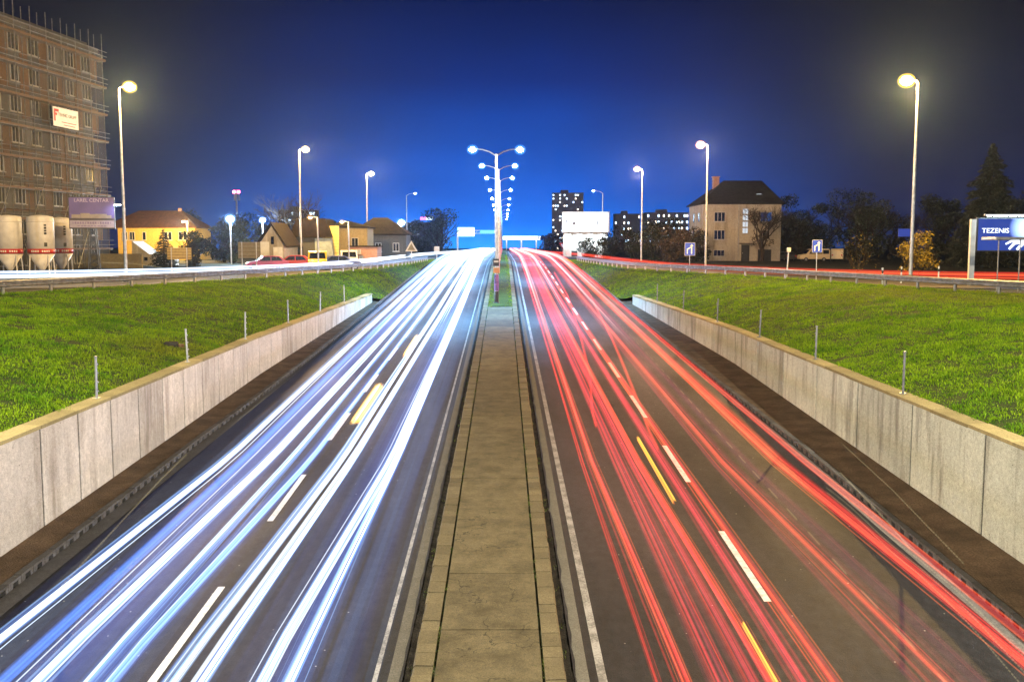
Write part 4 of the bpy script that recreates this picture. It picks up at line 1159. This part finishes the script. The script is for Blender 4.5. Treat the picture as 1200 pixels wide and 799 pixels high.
q = MB(); hip_roof(q, 0, 12.3, 0, 11.6, 9.0, 3.9, .45, rx=(4.4, 10.6)); rf = q.build('roof', M['roof_dark'], hs)
q = MB(); q.box((3.2, 6.2, 12.1), (.95,.95,2.7)); q.box((3.2, 6.2, 13.5), (1.15,1.15,.16)); q.build('chimney', M['brick'], rf)
q = MB(); q.box((9.2, 2.2, 10.52), (.75,.5,.12)); q.build('skylight', LIT_W, rf)
for z, g in ((6.9, M['glass_dark']), (4.1, M['glass_dark']), (1.25, M['glass_dark'])):
    window(hs, 2.6, z, 1.75, 1.5 if z > 2 else 1.0, g, 'y', -.02, 2)
window(hs, 9.9, 6.9, 1.8, 1.45, LIT_B, 'y', -.02, 1); window(hs, 9.7, 4.1, 1.7, 1.45, M['glass_dark'], 'y', -.02, 2)
for zz in (7.75, 6.75, 5.75, 4.75): window(hs, 6.65, zz, .95, .92, LIT_W, 'y', -.02, 1)
for z in (6.9, 4.1, 1.3):
    for yy in (3.0, 7.2):
        q = MB(); q.box((-.03, yy, z), (.10, 1.2, 1.5)); fr = q.build('window', M['plaster_blue'], hs)
        q = MB(); q.box((-.09, yy, z), (.03, 1.0, 1.3)); q.build('pane', M['glass_dark'], fr)
q = MB(); q.box((6.75, -.05, 1.25), (1.25,.12,2.5)); dr = q.build('door', M['dark_metal'], hs); q = MB(); q.box((6.3,-.13,1.25), (.05,.06,.2)); q.build('handle', M['galv'], dr)
q = MB(); q.box((9.8, -.04, .9), (2.1,.1,1.8)); q.build('garage_door', M['dark_metal'], hs)
q = MB(); q.tube([(5.6,-.08,0), (5.6,-.08,8.8)], .06, 6); q.build('drainpipe', M['galv'], hs)
q = MB(); q.box((6.75,-.5,2.75), (2.0,1.0,.10)); q.build('door_canopy', M['wood'], hs)
spot('hall_light', hs, (6.65, -.9, 3.2), (.9,.95,1), 30, 120)

yh = thing('house', 'long yellow house with a brown hipped roof behind the fir trees', 'house', (-64, 165, -.33))
q = MB(); q.box((6.4, 4.5, 2.7), (12.8, 9, 5.4)); q.build('wall', M['render_yellow'], yh)
q = MB(); hip_roof(q, -2, 12.8, 0, 9, 5.45, 2.9, .5, rx=(2, 9.3)); rf = q.build('roof', M['roof_brown'], yh)
q = MB(); q.box((9.0,4.5,8.3), (.5,.5,.9)); q.build('chimney', M['brick'], rf)
for x in (4.4, 8.0, 8.7, 10.4, 11.2): window(yh, x, 4.0, .62, 1.35, M['glass_dark'], 'y', -.02, 0)
for x in (1.2, 2.4): window(yh, x, 4.0, .9, 1.35, M['glass_dark'], 'y', -.02, 1)
for x in (4.4, 9.5): window(yh, x, 1.5, 1.1, 1.2, M['glass_dark'], 'y', -.02, 1)
wh = thing('shed', 'small white flat shed with a pale door in front of the yellow house', 'shed', (-45.6, 122, -.33))
q = MB(); q.prism([(0,0), (4.4,0), (4.4,1.4), (2.1,1.4), (0,3.0)], 'y', 0, 4); q.build('wall', M['render_white'], wh)
q = MB(); q.box((3.3,-.04,.6), (1.1,.1,1.2)); q.build('door', M['white_paint'], wh)
q = MB(); q.box((1.7,-.04,.8), (.4,.1,.4)); q.build('window', M['glass_dark'], wh)
lw = MB(); lw.box((0,0,.75), (6.5,.3,1.5)); lw.box((0,0,1.53), (6.6,.4,.08))
o = lw.build('yard_wall', M['tan_board']); o.location = (-42.5, 108, -.33); tag(o, 'low brown yard wall behind the tall lamp by the billboard', 'wall')

M['ochre'] = concrete('ochre', (.34,.27,.14), .3, (.2,.15,.08), .5)
gh = thing('house', 'small white house with a steep gable facing the road', 'house', (-25.6, 104, -.33))
q = MB(); q.prism([(0,0), (2.7,0), (2.7,2.5), (1.45,4.5), (0,2.4)], 'y', 0, 7); q.build('wall', M['render_cream'], gh)
q = MB(); q.prism([(-.35,2.15), (1.45,4.72), (3.0,2.3), (3.0,2.47), (1.45,4.92), (-.35,2.35)], 'y', -.3, 7.3); q.build('roof', M['roof_dark'], gh)
q = MB(); q.box((.72,-.04,2.05), (.95,.08,1.6)); q.build('white_panel', M['white_paint'], gh)
q = MB(); q.box((2.1,-.05,1.15), (.95,.1,2.3)); q.build('door', M['white_paint'], gh)
q = MB(); q.box((1.55,-.04,3.0), (.3,.08,.8)); q.build('window', M['glass_dark'], gh)
g2 = thing('house', 'low house with a pale blue gable wall and brown side wall beside the bare tree', 'house', (-24.5, 116, -.33))
q = MB(); q.box((1.3,2.5,1.7), (2.6,5,3.4)); q.build('wall', M['render_grey'], g2)
q = MB(); q.prism([(2.62,.2), (4.9,.2), (4.5,3.3), (2.62,3.3)], 'y', -.1, 5); q.build('annex', M['plaster_blue'], g2)
q = MB(); q.prism([(-.4,3.42), (4.6,3.42), (3.9,5.6), (.6,5.6)], 'y', -.4, 5.4); q.build('roof', M['roof_dark'], g2)
q = MB(); q.box((.8,-.03,1.9), (.8,.08,1.0)); q.build('window', M['glass_dark'], g2)
g3 = thing('house', 'ochre walled house half hidden behind the bare tree and the parked cars', 'house', (-23.4, 128, -.33))
q = MB(); q.box((3.0,3,2.4), (6.0,6,4.8)); q.build('wall', M['ochre'], g3)
q = MB(); hip_roof(q, 0, 6, 0, 6, 4.85, .9, .3); q.build('roof', M['roof_dark'], g3)
window(g3, 1.3, 2.9, .9, 1.1, M['glass_dark'], 'y', -.02, 1); window(g3, 4.4, 2.9, .9, 1.1, M['glass_dark'], 'y', -.02, 1)
g4 = thing('house', 'dark roofed building behind the tall yellow sign panel', 'house', (-21.5, 140, -.33))
q = MB(); q.box((4.0,3,2.0), (8.0,6,4.0)); q.build('wall', M['render_grey'], g4)
q = MB(); hip_roof(q, 0, 8.0, 0, 6, 4.05, 2.4, .4); q.build('roof', M['roof_dark'], g4)
for x in (1.4, 4.0, 6.5): window(g4, x, 2.2, .9, 1.2, M['glass_dark'], 'y', -.02, 1)
bk = thing('brick_building', 'low brick building beside the white slip road trails', 'building', (-17.9, 116, -.33))
q = MB(); q.box((1.65,2,1.15), (3.3,4,2.3)); q.build('wall', M['brick'], bk)
q = MB(); q.box((1.65,2,2.36), (3.6,4.3,.14)); q.build('roof', M['roof_dark'], bk)
for x in (.75, 1.4): window(bk, x, .85, .5, .75, M['plaster_blue'], 'y', -.02, 0)
window(bk, 1.1, 1.75, .55, .5, M['plaster_blue'], 'y', -.02, 0)
pyl = thing('pylon_sign', 'tall pale yellow sign panel with fine horizontal lines', 'sign', (-20.0, 117, -.33))
q = MB(); q.box((0,0,3.0), (1.55,.35,3.5)); q.build('panel', mat('sign_yellow', (.62,.50,.16), .5, var=.05), pyl)
q = MB()
for k in range(9): q.box((0,-.185,1.6+k*.36), (1.5,.015,.035))
q.build('panel_line', mat('sign_line', (.38,.29,.08), .6), pyl)
for s in (-.5, .5):
    q = MB(); q.tube([(s,0,0), (s,0,1.3)], .07, 6); q.build('post', M['galv'], pyl)

# boards on two posts seen from behind
def board(label, loc, w, h, z, m, rz=0):
    t = thing('signboard', label, 'sign', loc, rz, 'traffic signboards seen from behind')
    q = MB(); q.box((0,0,z+h/2), (w,.05,h)); q.build('panel', m, t)
    q = MB()
    for k in range(4): q.box((0,-.036,z+h*(.14+.24*k)), (w*.98,.02,.05))
    q.build('panel_rib', M['wood'], t)
    for s in (-.32, .32):
        q = MB(); q.tube([(s*w,-.08,0), (s*w,-.08,z+h)], .045, 6); q.build('post', M['galv'], t)
board('tan signboard on two posts in front of the fir tree', (-26.0, 80, -.33), 1.95, .95, 1.35, M['tan_board'])
board('larger grey brown signboard on two posts beside the white gabled house', (-24.2, 95, -.33), 2.15, 1.55, 1.25, M['grey_board'])

# parked cars -------------------------------------------------------------
def car(label, loc, rz, body, group, van=False):
    t = thing('parked_van' if van else 'parked_car', label, 'van' if van else 'car', loc, rz, group)
    L, Wd = (4.6, 1.85) if van else (4.2, 1.72)
    if van: low = [(-2.3,.35), (2.25,.35), (2.3,.75), (2.15,1.02), (1.35,1.12), (.75,1.80), (.45,1.93), (-2.15,1.93), (-2.3,1.6)]
    else: low = [(-2.1,.30), (2.1,.30), (2.12,.62), (1.95,.80), (1.05,.92), (.45,1.38), (.1,1.45), (-1.1,1.42), (-1.75,.98), (-2.08,.92)]
    q = MB(); q.prism(low, 'y', -Wd/2, Wd/2); q.build('body', body, t, bevel=.06)
    for s in (-1, 1):
        if van: gl = [((-.05,1.15), (.95,1.15), (.62,1.72), (-.05,1.74)), ((-1.1,1.15), (-.15,1.15), (-.15,1.74), (-1.1,1.74)), ((-2.1,1.15), (-1.2,1.15), (-1.2,1.74), (-2.1,1.74))]
        else: gl = [((-.25,.93), (.85,.93), (.35,1.33), (-.25,1.36)), ((-1.45,.95), (-.33,.93), (-.33,1.36), (-1.05,1.34))]
        for g in gl:
            q = MB(); q.prism(g, 'y', s*(Wd/2-.01), s*(Wd/2+.012)); q.build('side_window', M['glass_dark'], t)
        for x in ((-1.35, 1.4)):
            q = MB(); q.tube([(x, s*(Wd/2-.2), .31), (x, s*(Wd/2+.02), .31)], .31, 14); w_ = q.build('wheel', M['black_paint'], t)
            q = MB(); q.tube([(x, s*(Wd/2+.01), .31), (x, s*(Wd/2+.03), .31)], .19, 10); q.build('rim', M['galv'], w_)
        hx, hz = (2.22, .82) if van else (2.03, .66)
        q = MB(); q.box((hx, s*.62, hz), (.14,.36,.16)); q.build('headlight', M['frame_white'], t)
        q = MB(); q.box((-L/2-.0, s*.68, .95 if van else .80), (.10,.22,.22)); q.build('tail_light', M['red_paint'], t)
    a, b_ = ((1.34,1.17), (.80,1.76)) if van else ((1.0,.96), (.50,1.36))
    q = MB(); q.add([(a[0]+.015,-Wd/2+.12,a[1]), (a[0]+.015,Wd/2-.12,a[1]), (b_[0]+.015,Wd/2-.2,b_[1]), (b_[0]+.015,-Wd/2+.2,b_[1]), (a[0]-.05,-Wd/2+.12,a[1]), (a[0]-.05,Wd/2-.12,a[1]), (b_[0]-.05,Wd/2-.2,b_[1]), (b_[0]-.05,-Wd/2+.2,b_[1])], [(0,1,2,3), (7,6,5,4), (0,4,5,1), (2,6,7,3)])
    q.build('windscreen', M['glass_dark'], t)
    return t
CR = mat('car_red', (.50,.03,.03), .3, .1, var=.05); CM = mat('car_magenta', (.42,.06,.16), .3, .1, var=.05); CY_ = mat('car_yellow', (.70,.48,.02), .3, var=.05)
CB = mat('car_blue', (.10,.11,.22), .3, .3, var=.05); CW = mat('car_white', (.62,.62,.60), .3, var=.05); CC = mat('car_cream', (.66,.55,.36), .35, var=.05); CD = mat('car_dark', (.06,.06,.07), .3, .2)
GC = 'cars parked by the ochre house'
car('magenta red car parked leftmost of the row by the ochre house', (-23.6, 99.5, -.33), R(200), CM, GC)
car('red car parked behind the tall lamp, second of the row by the ochre house', (-21.9, 104, -.33), R(185), CR, GC)
car('yellow van parked in the middle of the row by the ochre house', (-18.6, 100, -.33), R(-80), CY_, GC, True)
car('dark blue car parked in front of the tall yellow sign panel', (-16.6, 102, -.33), R(15), CB, GC)
car('white van parked left of the low brick building', (-17.3, 112, -.33), R(-80), CW, GC, True)
GV = 'vehicles parked below the dark trees'
car('cream van parked below the dark trees, right of the cream house', (48.2, 152, -.33), R(180), CC, GV, True)
car('second cream van parked behind the first, showing its rear', (52.6, 154, -.33), R(70), CC, GV, True)
car('dark car parked left of the cream vans', (45.2, 156, -.33), R(95), CD, GV)

# road signs ------------------------------------------------------------------
def lane_sign(label, loc, h, s):
    t = thing('road_sign', label, 'road sign', loc, 0, 'blue lane signs beside the right guardrail')
    q = MB(); q.tube([(0,.03,-.1), (0,.03,h+s*1.2)], .032, 7); q.build('post', M['galv'], t)
    q = MB(); q.box((0,0,h+s*.6), (s,.03,s*1.25)); pl = q.build('plate', M['frame_white'], t)
    q = MB(); q.box((0,-.008,h+s*.6), (s*.93,.03,s*1.18)); q.build('plate_face', M['blue_sign'], pl)
    q = MB(); c = h+s*.6
    q.prism([(.10*s,c-.45*s), (.22*s,c-.45*s), (.22*s,c+.28*s), (.33*s,c+.28*s), (.16*s,c+.48*s), (-.01*s,c+.28*s), (.10*s,c+.28*s)], 'y', -.034, -.026)
    q.prism([(-.30*s,c-.45*s), (-.20*s,c-.45*s), (-.20*s,c-.05*s), (.09*s,c+.12*s), (.09*s,c+.23*s), (-.30*s,c+.02*s)], 'y', -.034, -.026)
    q.build('arrow', M['white_paint'], pl); return t
lane_sign('blue lane merge sign in front of the cream house', (15.4, 80, -.05), 1.4, .85)
lane_sign('blue lane merge sign on a post in front of the cream vans', (21.3, 66, -.05), 1.75, .68)
t = thing('signal_post', 'slim leaning post with a small pale box beside the cream house', 'post', (20.6, 70.5, -.1), 0); t.rotation_euler = (0, R(3), 0)
q = MB(); q.tube([(0,0,0), (0,0,1.85)], .055, 7); q.build('post', M['galv'], t)
q = MB(); q.box((0,0,1.95), (.26,.2,.3)); q.build('box', M['frame_white'], t, bevel=.02)
def warn(label, loc, kind):
    t = thing('road_sign', label, 'road sign', loc, 0, None)
    q = MB(); q.tube([(0,.05,0), (0,.05,2.0)], .06, 6); q.build('post', M['galv'], t)
    tri = [(-.8,1.55), (.8,1.55), (0,2.95)] if kind == 'up' else [(-.75,2.9), (.75,2.9), (0,1.6)]
    q = MB(); q.prism(tri, 'y', -.03, .03); p_ = q.build('plate', M['red_paint'] if kind == 'down' else M['frame_white'], t)
    tri = [(x*.62, 2.0+(z-2.0)*.62+(.0 if kind == 'up' else .12)) for x, z in tri]
    q = MB(); q.prism(tri, 'y', -.045, -.028); q.build('plate_face', M['white_paint'] if kind == 'down' else M['grey_board'], p_)
warn('triangular warning sign seen from behind where the white trails merge', (-11.7, 128, -.2), 'up')
warn('triangular give way sign near the lit white billboard', (12.6, 205, -.3), 'down')
t = thing('road_sign', 'small square sign on a post at the tip of the left merge', 'road sign', (-9.9, 150, -.05))
q = MB(); q.tube([(0,.05,0), (0,.05,1.3)], .06, 6); q.build('post', M['galv'], t); q = MB(); q.box((0,0,1.6), (.8,.05,.8)); q.build('plate', M['frame_white'], t)
for k, (x, y) in enumerate(((21.9, 56), (24.2, 59), (26.9, 60))):
    q = MB(); q.tube([(0,0,-.05), (0,0,.95)], .05, 8); q.lathe([(.054, .62), (.054, .8)], 8, (0,0,0), 1)
    o = q.build('delineator_post', [M['white_paint'], M['black_paint']]); o.location = (x, y, -.05)
    tag(o, ('white roadside marker post standing left of the big right lamp', 'white roadside marker post just left of the foot of the big right lamp', 'white roadside marker post right of the foot of the big right lamp')[k], 'post', 'white marker posts by the right slip road')

# lit clothing billboard at the right edge ---------------------------------------
tz = thing('billboard', 'lit blue billboard with white lettering at the right edge', 'billboard', (28.3, 58, -.2), R(-4))
q = MB(); q.box((-.35,.05,1.95), (.30,.22,3.9)); q.build('post', M['frame_white'], tz)
q = MB(); q.box((4.9,.05,1.95), (.30,.22,3.9)); q.build('post', M['frame_white'], tz)
q = MB(); q.box((2.3,.08,3.0), (4.9,.14,2.0)); q.build('panel', M['dark_metal'], tz)
def tezmat():
    m = bpy.data.materials.new('billboard_print'); n, l = nodes(m); n.clear()
    o = n.new('ShaderNodeOutputMaterial'); s = n.new('ShaderNodeEmission'); v = n.new('ShaderNodeTexCoord').outputs['Object']
    g = n.new('ShaderNodeTexGradient'); g.gradient_type = 'SPHERICAL'; mp = n.new('ShaderNodeMapping'); mp.vector_type = 'POINT'
    mp.inputs['Location'].default_value = (-1.95, 0, -2.55); mp.inputs['Scale'].default_value = (.62, .62, .75); l.new(v, mp.inputs[0]); l.new(mp.outputs[0], g.inputs[0])
    l.new(ramp_n(n, l, g.outputs['Fac'], .1, .85, (.006,.012,.060,1), (.30,.45,1.0,1)), s.inputs[0]); s.inputs[1].default_value = 1.3
    l.new(s.outputs[0], o.inputs[0]); return m
q = MB(); q.box((2.3,0,3.0), (4.7,.03,1.85)); fc = q.build('print', tezmat(), tz)
WE = emis('print_white', (.8,.9,1.0), .55)
text('lettering', 'TEZENIS', .40, WE, fc, (.15,-.02,3.10), FACE, sx=1.05)
# pale reclining shapes of the picture: plain limbs, no likeness
q = MB(); q.tube([(1.75,-.03,2.15), (2.05,-.03,2.5), (2.6,-.03,2.62)], [.06,.09,.12], 8); q.tube([(1.55,-.03,2.45), (2.0,-.03,2.68), (2.7,-.03,2.75)], [.05,.07,.1], 8); q.tube([(2.2,-.03,2.12), (2.55,-.03,2.5), (2.9,-.03,2.9)], [.07,.1,.14], 8); q.ball((2.75,-.03,3.45), .42, 12, 8, 0, (1,.12,1)); q.build('figure_shape', WE, fc)
q = MB(); q.box((2.3,-.5,4.15), (4.5,.12,.09)); q.tube([(.4,0,3.98), (.4,-.5,4.15)], .03, 5); q.tube([(4.2,0,3.98), (4.2,-.5,4.15)], .03, 5); lb = q.build('lamp_bar', M['galv'], tz)
q = MB(); q.box((2.3,-.5,4.09), (4.2,.07,.02)); q.build('lens', LENS['led'], lb)
spot('lamp_light', tz, (2.6,-.5,4.02), LED, 120, 130, .7, (R(15), 0, 0))
sh = thing('bus_shelter', 'open shelter with a flat grey roof and thin posts in front of the lit billboard', 'shelter', (26.1, 51.5, -.25))
q = MB(); q.box((1.9,.5,2.78), (4.2,1.6,.16)); q.build('roof', M['galv'], sh, bevel=.03)
for x, y in ((.12,.0), (1.25,.0), (2.6,.0), (3.7,.0)):
    q = MB(); q.tube([(x,y,0), (x,y,2.7)], .035, 6); q.build('post', M['galv'], sh)

# lit white billboard and wall beneath it, beyond the right slip road ---------------
wb = thing('billboard', 'brightly lit white billboard above a pale concrete base', 'billboard', (11.4, 184, -.33))
q = MB(); q.box((4.2,.2,6.75), (8.9,.3,3.9)); q.build('frame', M['frame_white'], wb)
q = MB(); q.box((4.1,.03,6.75), (8.5,.05,3.6)); fc = q.build('print', emis('print_lit', (.86,.95,1.0), .7), wb)
q = MB()
for x, z, w, h in ((-.05+.6,6.9,.25,.5), (2.0,6.5,.5,.5), (6.4,6.6,.22,.7), (3.9,6.3,2.6,.06), (5.8,5.5,1.2,.08)): q.box((x,-.005,z), (w,.02,h))
q.build('print_mark', mat('print_grey', (.25,.3,.42), .7), fc)
q = MB(); q.box((4.2,.35,2.45), (8.3,.5,4.85)); q.build('base_wall', M['render_white'], wb)
q = MB(); q.box((2.1,.05,.9), (1.1,.1,1.0)); q.build('door', M['dark_metal'], wb)
for x in (.9, 3.0, 5.1, 7.2):
    q = MB(); q.tube([(x,.1,4.7), (x,-.9,4.65)], .05, 5); q.box((x,-.95,4.7), (.4,.2,.14)); q.build('added_lamp_arm', M['dark_metal'], wb)
    spot('lamp_light', wb, (x,-.95,4.55), (.75,.9,1.0), 420, 150, .9, (R(25), 0, 0))  # down-lights added to brighten the base wall
q = MB(); q.tube([(1.4,-.2,0), (1.4,-.2,4.6)], .12, 6); q.build('column', M['render_white'], wb)
q = MB(); q.tube([(7.0,-.2,0), (7.0,-.2,4.6)], .12, 6); q.build('column', M['render_white'], wb)

# gantry far down the road ----------------------------------------------------------
ga = thing('sign_gantry', 'sign gantry over the far end of the left carriageway', 'gantry', (-12.2, 268, -.3))
for x in (0, 11.3):
    q = MB(); q.box((x,0,3.2), (.4,.4,6.4)); q.build('leg', M['galv'], ga)
q = MB()
for z in (5.6, 6.4): q.box((5.6,0,z), (11.6,.2,.16))
for k in range(12): q.tube([(.2+k*.95,0,5.6), (.65+k*.95,0,6.4)], .05, 4)
q.build('beam', M['galv'], ga)
q = MB(); q.box((2.3,-.2,6.0), (4.6,.15,2.4)); q.build('sign_panel', emis('gantry_sign', (.50,.85,1.0), .8), ga)
q = MB(); q.box((8.2,-.2,6.0), (4.2,.15,.95)); q.build('sign_panel', emis('gantry_sign_dim', (.12,.45,.55), .5), ga)
# shop sign and far block on the left
fb = thing('office_block', 'far dark office block with a red and white roof sign', 'building', (-36, 420, -.3))
q = MB(); q.box((0,6,6), (20,12,12)); q.build('wall', M['render_grey'], fb)
q = MB(); q.box((2.2,-.3,13.6), (2.4,.3,1.1)); q.build('roof_sign', emis('sign_red', (1,.1,.2), 1.2), fb)
q = MB(); q.box((4.9,-.3,13.6), (2.8,.3,1.1)); q.build('roof_sign', emis('sign_pale', (.7,.85,1), 1.2), fb)
for x, z in ((-2, 9), (-1, 9), (0, 7), (1, 5), (-4, 3)):
    q = MB(); q.box((x,-.05,z), (.9,.1,.9)); q.build('window', LIT_W, fb)
# low lit canopy at the far end of the road
cp = thing('filling_station', 'brightly lit low canopy at the far end of the road', 'canopy', (2.5, 395, -.2))
q = MB(); q.box((5,3,5.2), (15,7,1.3)); q.build('fascia', emis('canopy_lit', (.75,.88,1), .9), cp)
q = MB(); q.box((5,3,4.5), (15,7,.06)); q.build('soffit', emis('soffit_lit', (1,.92,.8), 1.0), cp)
for x in (-1, 5, 11):
    q = MB(); q.box((x,3,2.2), (.5,.5,4.4)); q.build('column', M['white_paint'], cp)

# towers with lit windows --------------------------------------------------------------
def block(label, loc, w, d, h, cols_, rows, lit, seed, name='tower_block', cap=True):
    t = thing(name, label, 'building', loc, R(random.Random(seed).uniform(-4, 4)))
    q = MB(); q.box((w/2,d/2,h/2), (w,d,h)); q.build('wall', M['tower_wall'], t)
    if cap:
        q = MB(); q.box((w/2,d/2,h+.2), (w+.3,d+.3,.4)); q.box((w*.4,d/2,h+1.0), (w*.25,d*.4,1.6)); q.build('roof', M['tower_wall'], t)
    rg = random.Random(seed); cells = [(i, j) for i in range(cols_) for j in range(rows)]; rg.shuffle(cells)
    for i, j in cells[:min(95, lit)]:
        ww = w/cols_; q = MB(); q.box((ww*(i+.5), -.04, h*(j+.6)/rows), (ww*.55, .08, h/rows*.34))
        q.build('window', rg.choice((LIT_FAR, LIT_FAR, LIT_FAR2)), t)
    return t
LIT_FAR = emis('far_window', (.55,.78,1.0), 1.3); LIT_FAR2 = emis('far_window_warm', (1.0,.85,.65), 1.0)
block('tall dark tower block with scattered lit windows behind the lit billboard', (21.5, 430, -.3), 13.5, 14, 24.6, 14, 16, 48, 3)
block('low distant block with a few lit windows right of the lit billboard', (51, 450, -.3), 11.5, 10, 16.2, 12, 6, 16, 4, 'far_block')
block('wide distant block with rows of lit windows left of the cream house', (62, 425, -.3), 18, 12, 16.0, 16, 6, 46, 5, 'far_block')
block('distant blue lit building behind the floodlights on the left', (-86, 380, -.3), 14, 10, 15.5, 12, 6, 14, 6, 'far_block')
block('distant dark building with few lit windows, right of the cream house', (92, 400, -.3), 12, 10, 13.2, 10, 5, 5, 7, 'far_block')
mast = thing('radio_mast', 'slim radio mast with red warning lamps on the left skyline', 'mast', (-80.4, 300, -.3))
q = MB(); q.tube([(0,0,0), (0,0,19)], [.45,.22], 8); q.build('pole', M['galv'], mast)
for k in range(3):
    an = k*2.1; q = MB(); q.box((math.cos(an)*.8,math.sin(an)*.8,16.8), (.35,.35,2.0), an); q.build('antenna', M['white_paint'], mast)
for s in (-.7, .7):
    q = MB(); q.ball((s,0,18.4), .42, 10, 6); q.build('warning_lamp', LENS['red'], mast)
q = MB(); q.lathe([(1.1,17.8), (1.1,17.95)], 10); q.build('platform', M['galv'], mast)

# ------------------------------------------------------------------ trees and shrubs
conifer('broad dark conifer rising behind the lit blue billboard', (54.6, 110, -.33), 13.9, 4.7, M['leaf_conifer'], 4, 32, 230)
conifer('bushy dark fir tree in front of the yellow house', (-38.6, 113, -.33), 4.3, 1.75, M['leaf_conifer'], 8, 14, 60)
conifer('slim dark fir tree at the end of the yellow house', (-36.2, 116, -.33), 4.2, .85, M['leaf_conifer'], 9, 14, 50)
tree('large bare tree behind the parked red cars', (-26.4, 128, -.33), 9.4, 5.0, 0, None, 21, depth=5)
tree('leafless small tree leaning against the front of the cream house', (39.6, 150, -.33), 8.6, 3.0, .12, M['leaf_brown'], 22, depth=5)
tree('shrub of autumn yellow leaves lit by the big right lamp', (31.6, 74, -.33), 3.5, 2.7, 1.0, M['leaf_yellow'], 23, None, n=1800, leaf=.10, name='shrub', trunk_h=.10, depth=3)
tree('pale bare shrub left of the autumn yellow one', (29.8, 82, -.33), 3.6, 2.4, .10, M['leaf_yellow'], 24, None, n=2000, leaf=.07, name='shrub', trunk_h=.08, depth=5)
woods = [(36.5, 124, 6.4, 4.6, 'brown'), (41, 128, 7.6, 5.2, 'dark'), (45, 122, 8.4, 5.0, 'dark'), (49.5, 126, 8.0, 5.4, 'brown'), (53, 120, 7.6, 4.6, 'dark'), (57.5, 124, 8.4, 5.2, 'dark'), (62, 118, 8.0, 5.6, 'dark'), (67, 122, 9.4, 5.4, 'dark'), (47, 134, 9.2, 5.4, 'dark'), (38.5, 134, 8.6, 5, 'dark')]
kinds = ['low brown tree nearest the cream house, at the start of the dark wood', 'dark tree behind the dark parked car', 'tall dark tree behind the cream vans', 'brown thin-leaved tree in the middle of the dark wood', 'dark tree behind the pale bare shrub',
         'dark tree behind the autumn yellow shrub', 'dark tree left of the broad conifer', 'tall dark tree behind the lit blue billboard', 'tallest dark tree at the back of the dark wood', 'dark tree at the back, just right of the cream house']
for i, (x, y, h, w, kd) in enumerate(woods):
    tree(kinds[i], (x*1.32+.5, y*1.32, -.33), h*1.3, w*1.3, 1.0 if kd == 'dark' else .55, M['leaf_dark'] if kd == 'dark' else M['leaf_brown'], 40+i, 'trees of the dark wood on the right', n=4600, leaf=.19, trunk_h=.12, depth=4)
hed = [(15.2, 172, 4.0, 3.2), (18.0, 168, 4.6, 3.6), (21.0, 160, 4.8, 4.2), (22.6, 148, 5.2, 4.2), (25.0, 142, 5.4, 4.4), (27.6, 146, 5.0, 4.0), (30.5, 152, 4.4, 3.4), (26.0, 170, 6.6, 4.6), (31.0, 178, 7.0, 5.0)]
hk = ['dark shrub covering the base of the lit white billboard', 'dark shrub at the foot of the right arm lamp', 'dark shrub right of the lit white billboard', 'olive shrub behind the far orange lamp', 'large olive brown shrub right of the far orange lamp', 'brown shrub between the orange lamps', 'low shrub touching the left side of the cream house', 'dark tree behind the olive shrubs', 'tall dark tree below the wide distant block']
for i, (x, y, h, w) in enumerate(hed):
    tree(hk[i], (x, y, -.33), h, w, 1.0, M['leaf_brown'] if i in (4, 5) else M['leaf_dark'], 60+i, 'shrubs between the lit billboard and the cream house', n=2600, leaf=.15, name='shrub', trunk_h=.08, depth=3)
lft = [(-43.5, 140, 5.2, 3.6), (-40.2, 143, 5.6, 3.8), (-37.4, 138, 5.0, 3.4), (-34.0, 142, 5.4, 3.6), (-30.6, 137, 4.4, 3.2), (-47.5, 178, 7.5, 5)]
lk = ['dark blue shrub just right of the yellow house', 'dark shrub left of the dazzling floodlight', 'dark shrub below the dazzling floodlight', 'dark shrub between the two floodlights', 'dark shrub left of the white gabled house', 'tree crown showing over the end of the yellow house']
for i, (x, y, h, w) in enumerate(lft):
    tree(lk[i], (x, y, -.33), h, w, 1.0, M['leaf_dark'], 80+i, 'dark trees left of the gabled house', n=2600, leaf=.16, trunk_h=.1, depth=3)
far = [(-16.5, 262, 12.0, 8.2), (-22.5, 272, 9.5, 7.5), (-29.5, 268, 7.0, 7.5), (-29, 190, 6.0, 6.0), (-35, 200, 6.5, 6.5), (-24, 230, 6.5, 6.5), (15, 300, 6.0, 7.0), (23, 310, 7.5, 9.0), (33, 290, 7.5, 9.0), (44, 260, 8.0, 9.0), (55, 240, 8.5, 9.5), (68, 225, 9.0, 9.5), (-62, 230, 9.5, 9.0), (-75, 240, 9.5, 9.0)]
fk = ['tallest rounded tree beside the far sign gantry', 'rounded tree left of the tallest one by the gantry', 'lower tree below the red and white roof sign', 'far tree behind the low brick building', 'far tree behind the dark roofed building', 'far tree behind the third floodlight', 'far tree right of the road end', 'far tree below the tall tower block', 'far tree behind the lit white billboard', 'far tree below the low distant block', 'far tree below the wide distant block', 'far tree behind the cream house', 'far tree behind the yellow house, on its right', 'far tree behind the yellow house, on its left']
for i, (x, y, h, w) in enumerate(far):
    tree(fk[i], (x, y, -.33), h, w, 1.0, M['leaf_dark'], 100+i, 'trees on the far skyline', n=2400, leaf=.28, trunk_h=.12, depth=3)

# ------------------------------------------------------------------ night air
hz = MB(); hz.box((0, 345, 10.5), (1400, 720, 37)); ho = hz.build('haze', [])
mh = bpy.data.materials.new('haze'); n, l = nodes(mh); n.clear()
o = n.new('ShaderNodeOutputMaterial'); v = n.new('ShaderNodeVolumePrincipled')
v.inputs['Color'].default_value = (.38,.58,1.0,1); v.inputs['Density'].default_value = .00017; v.inputs['Anisotropy'].default_value = .80
l.new(v.outputs[0], o.inputs['Volume']); ho.data.materials.append(mh); struct(ho, 'stuff')
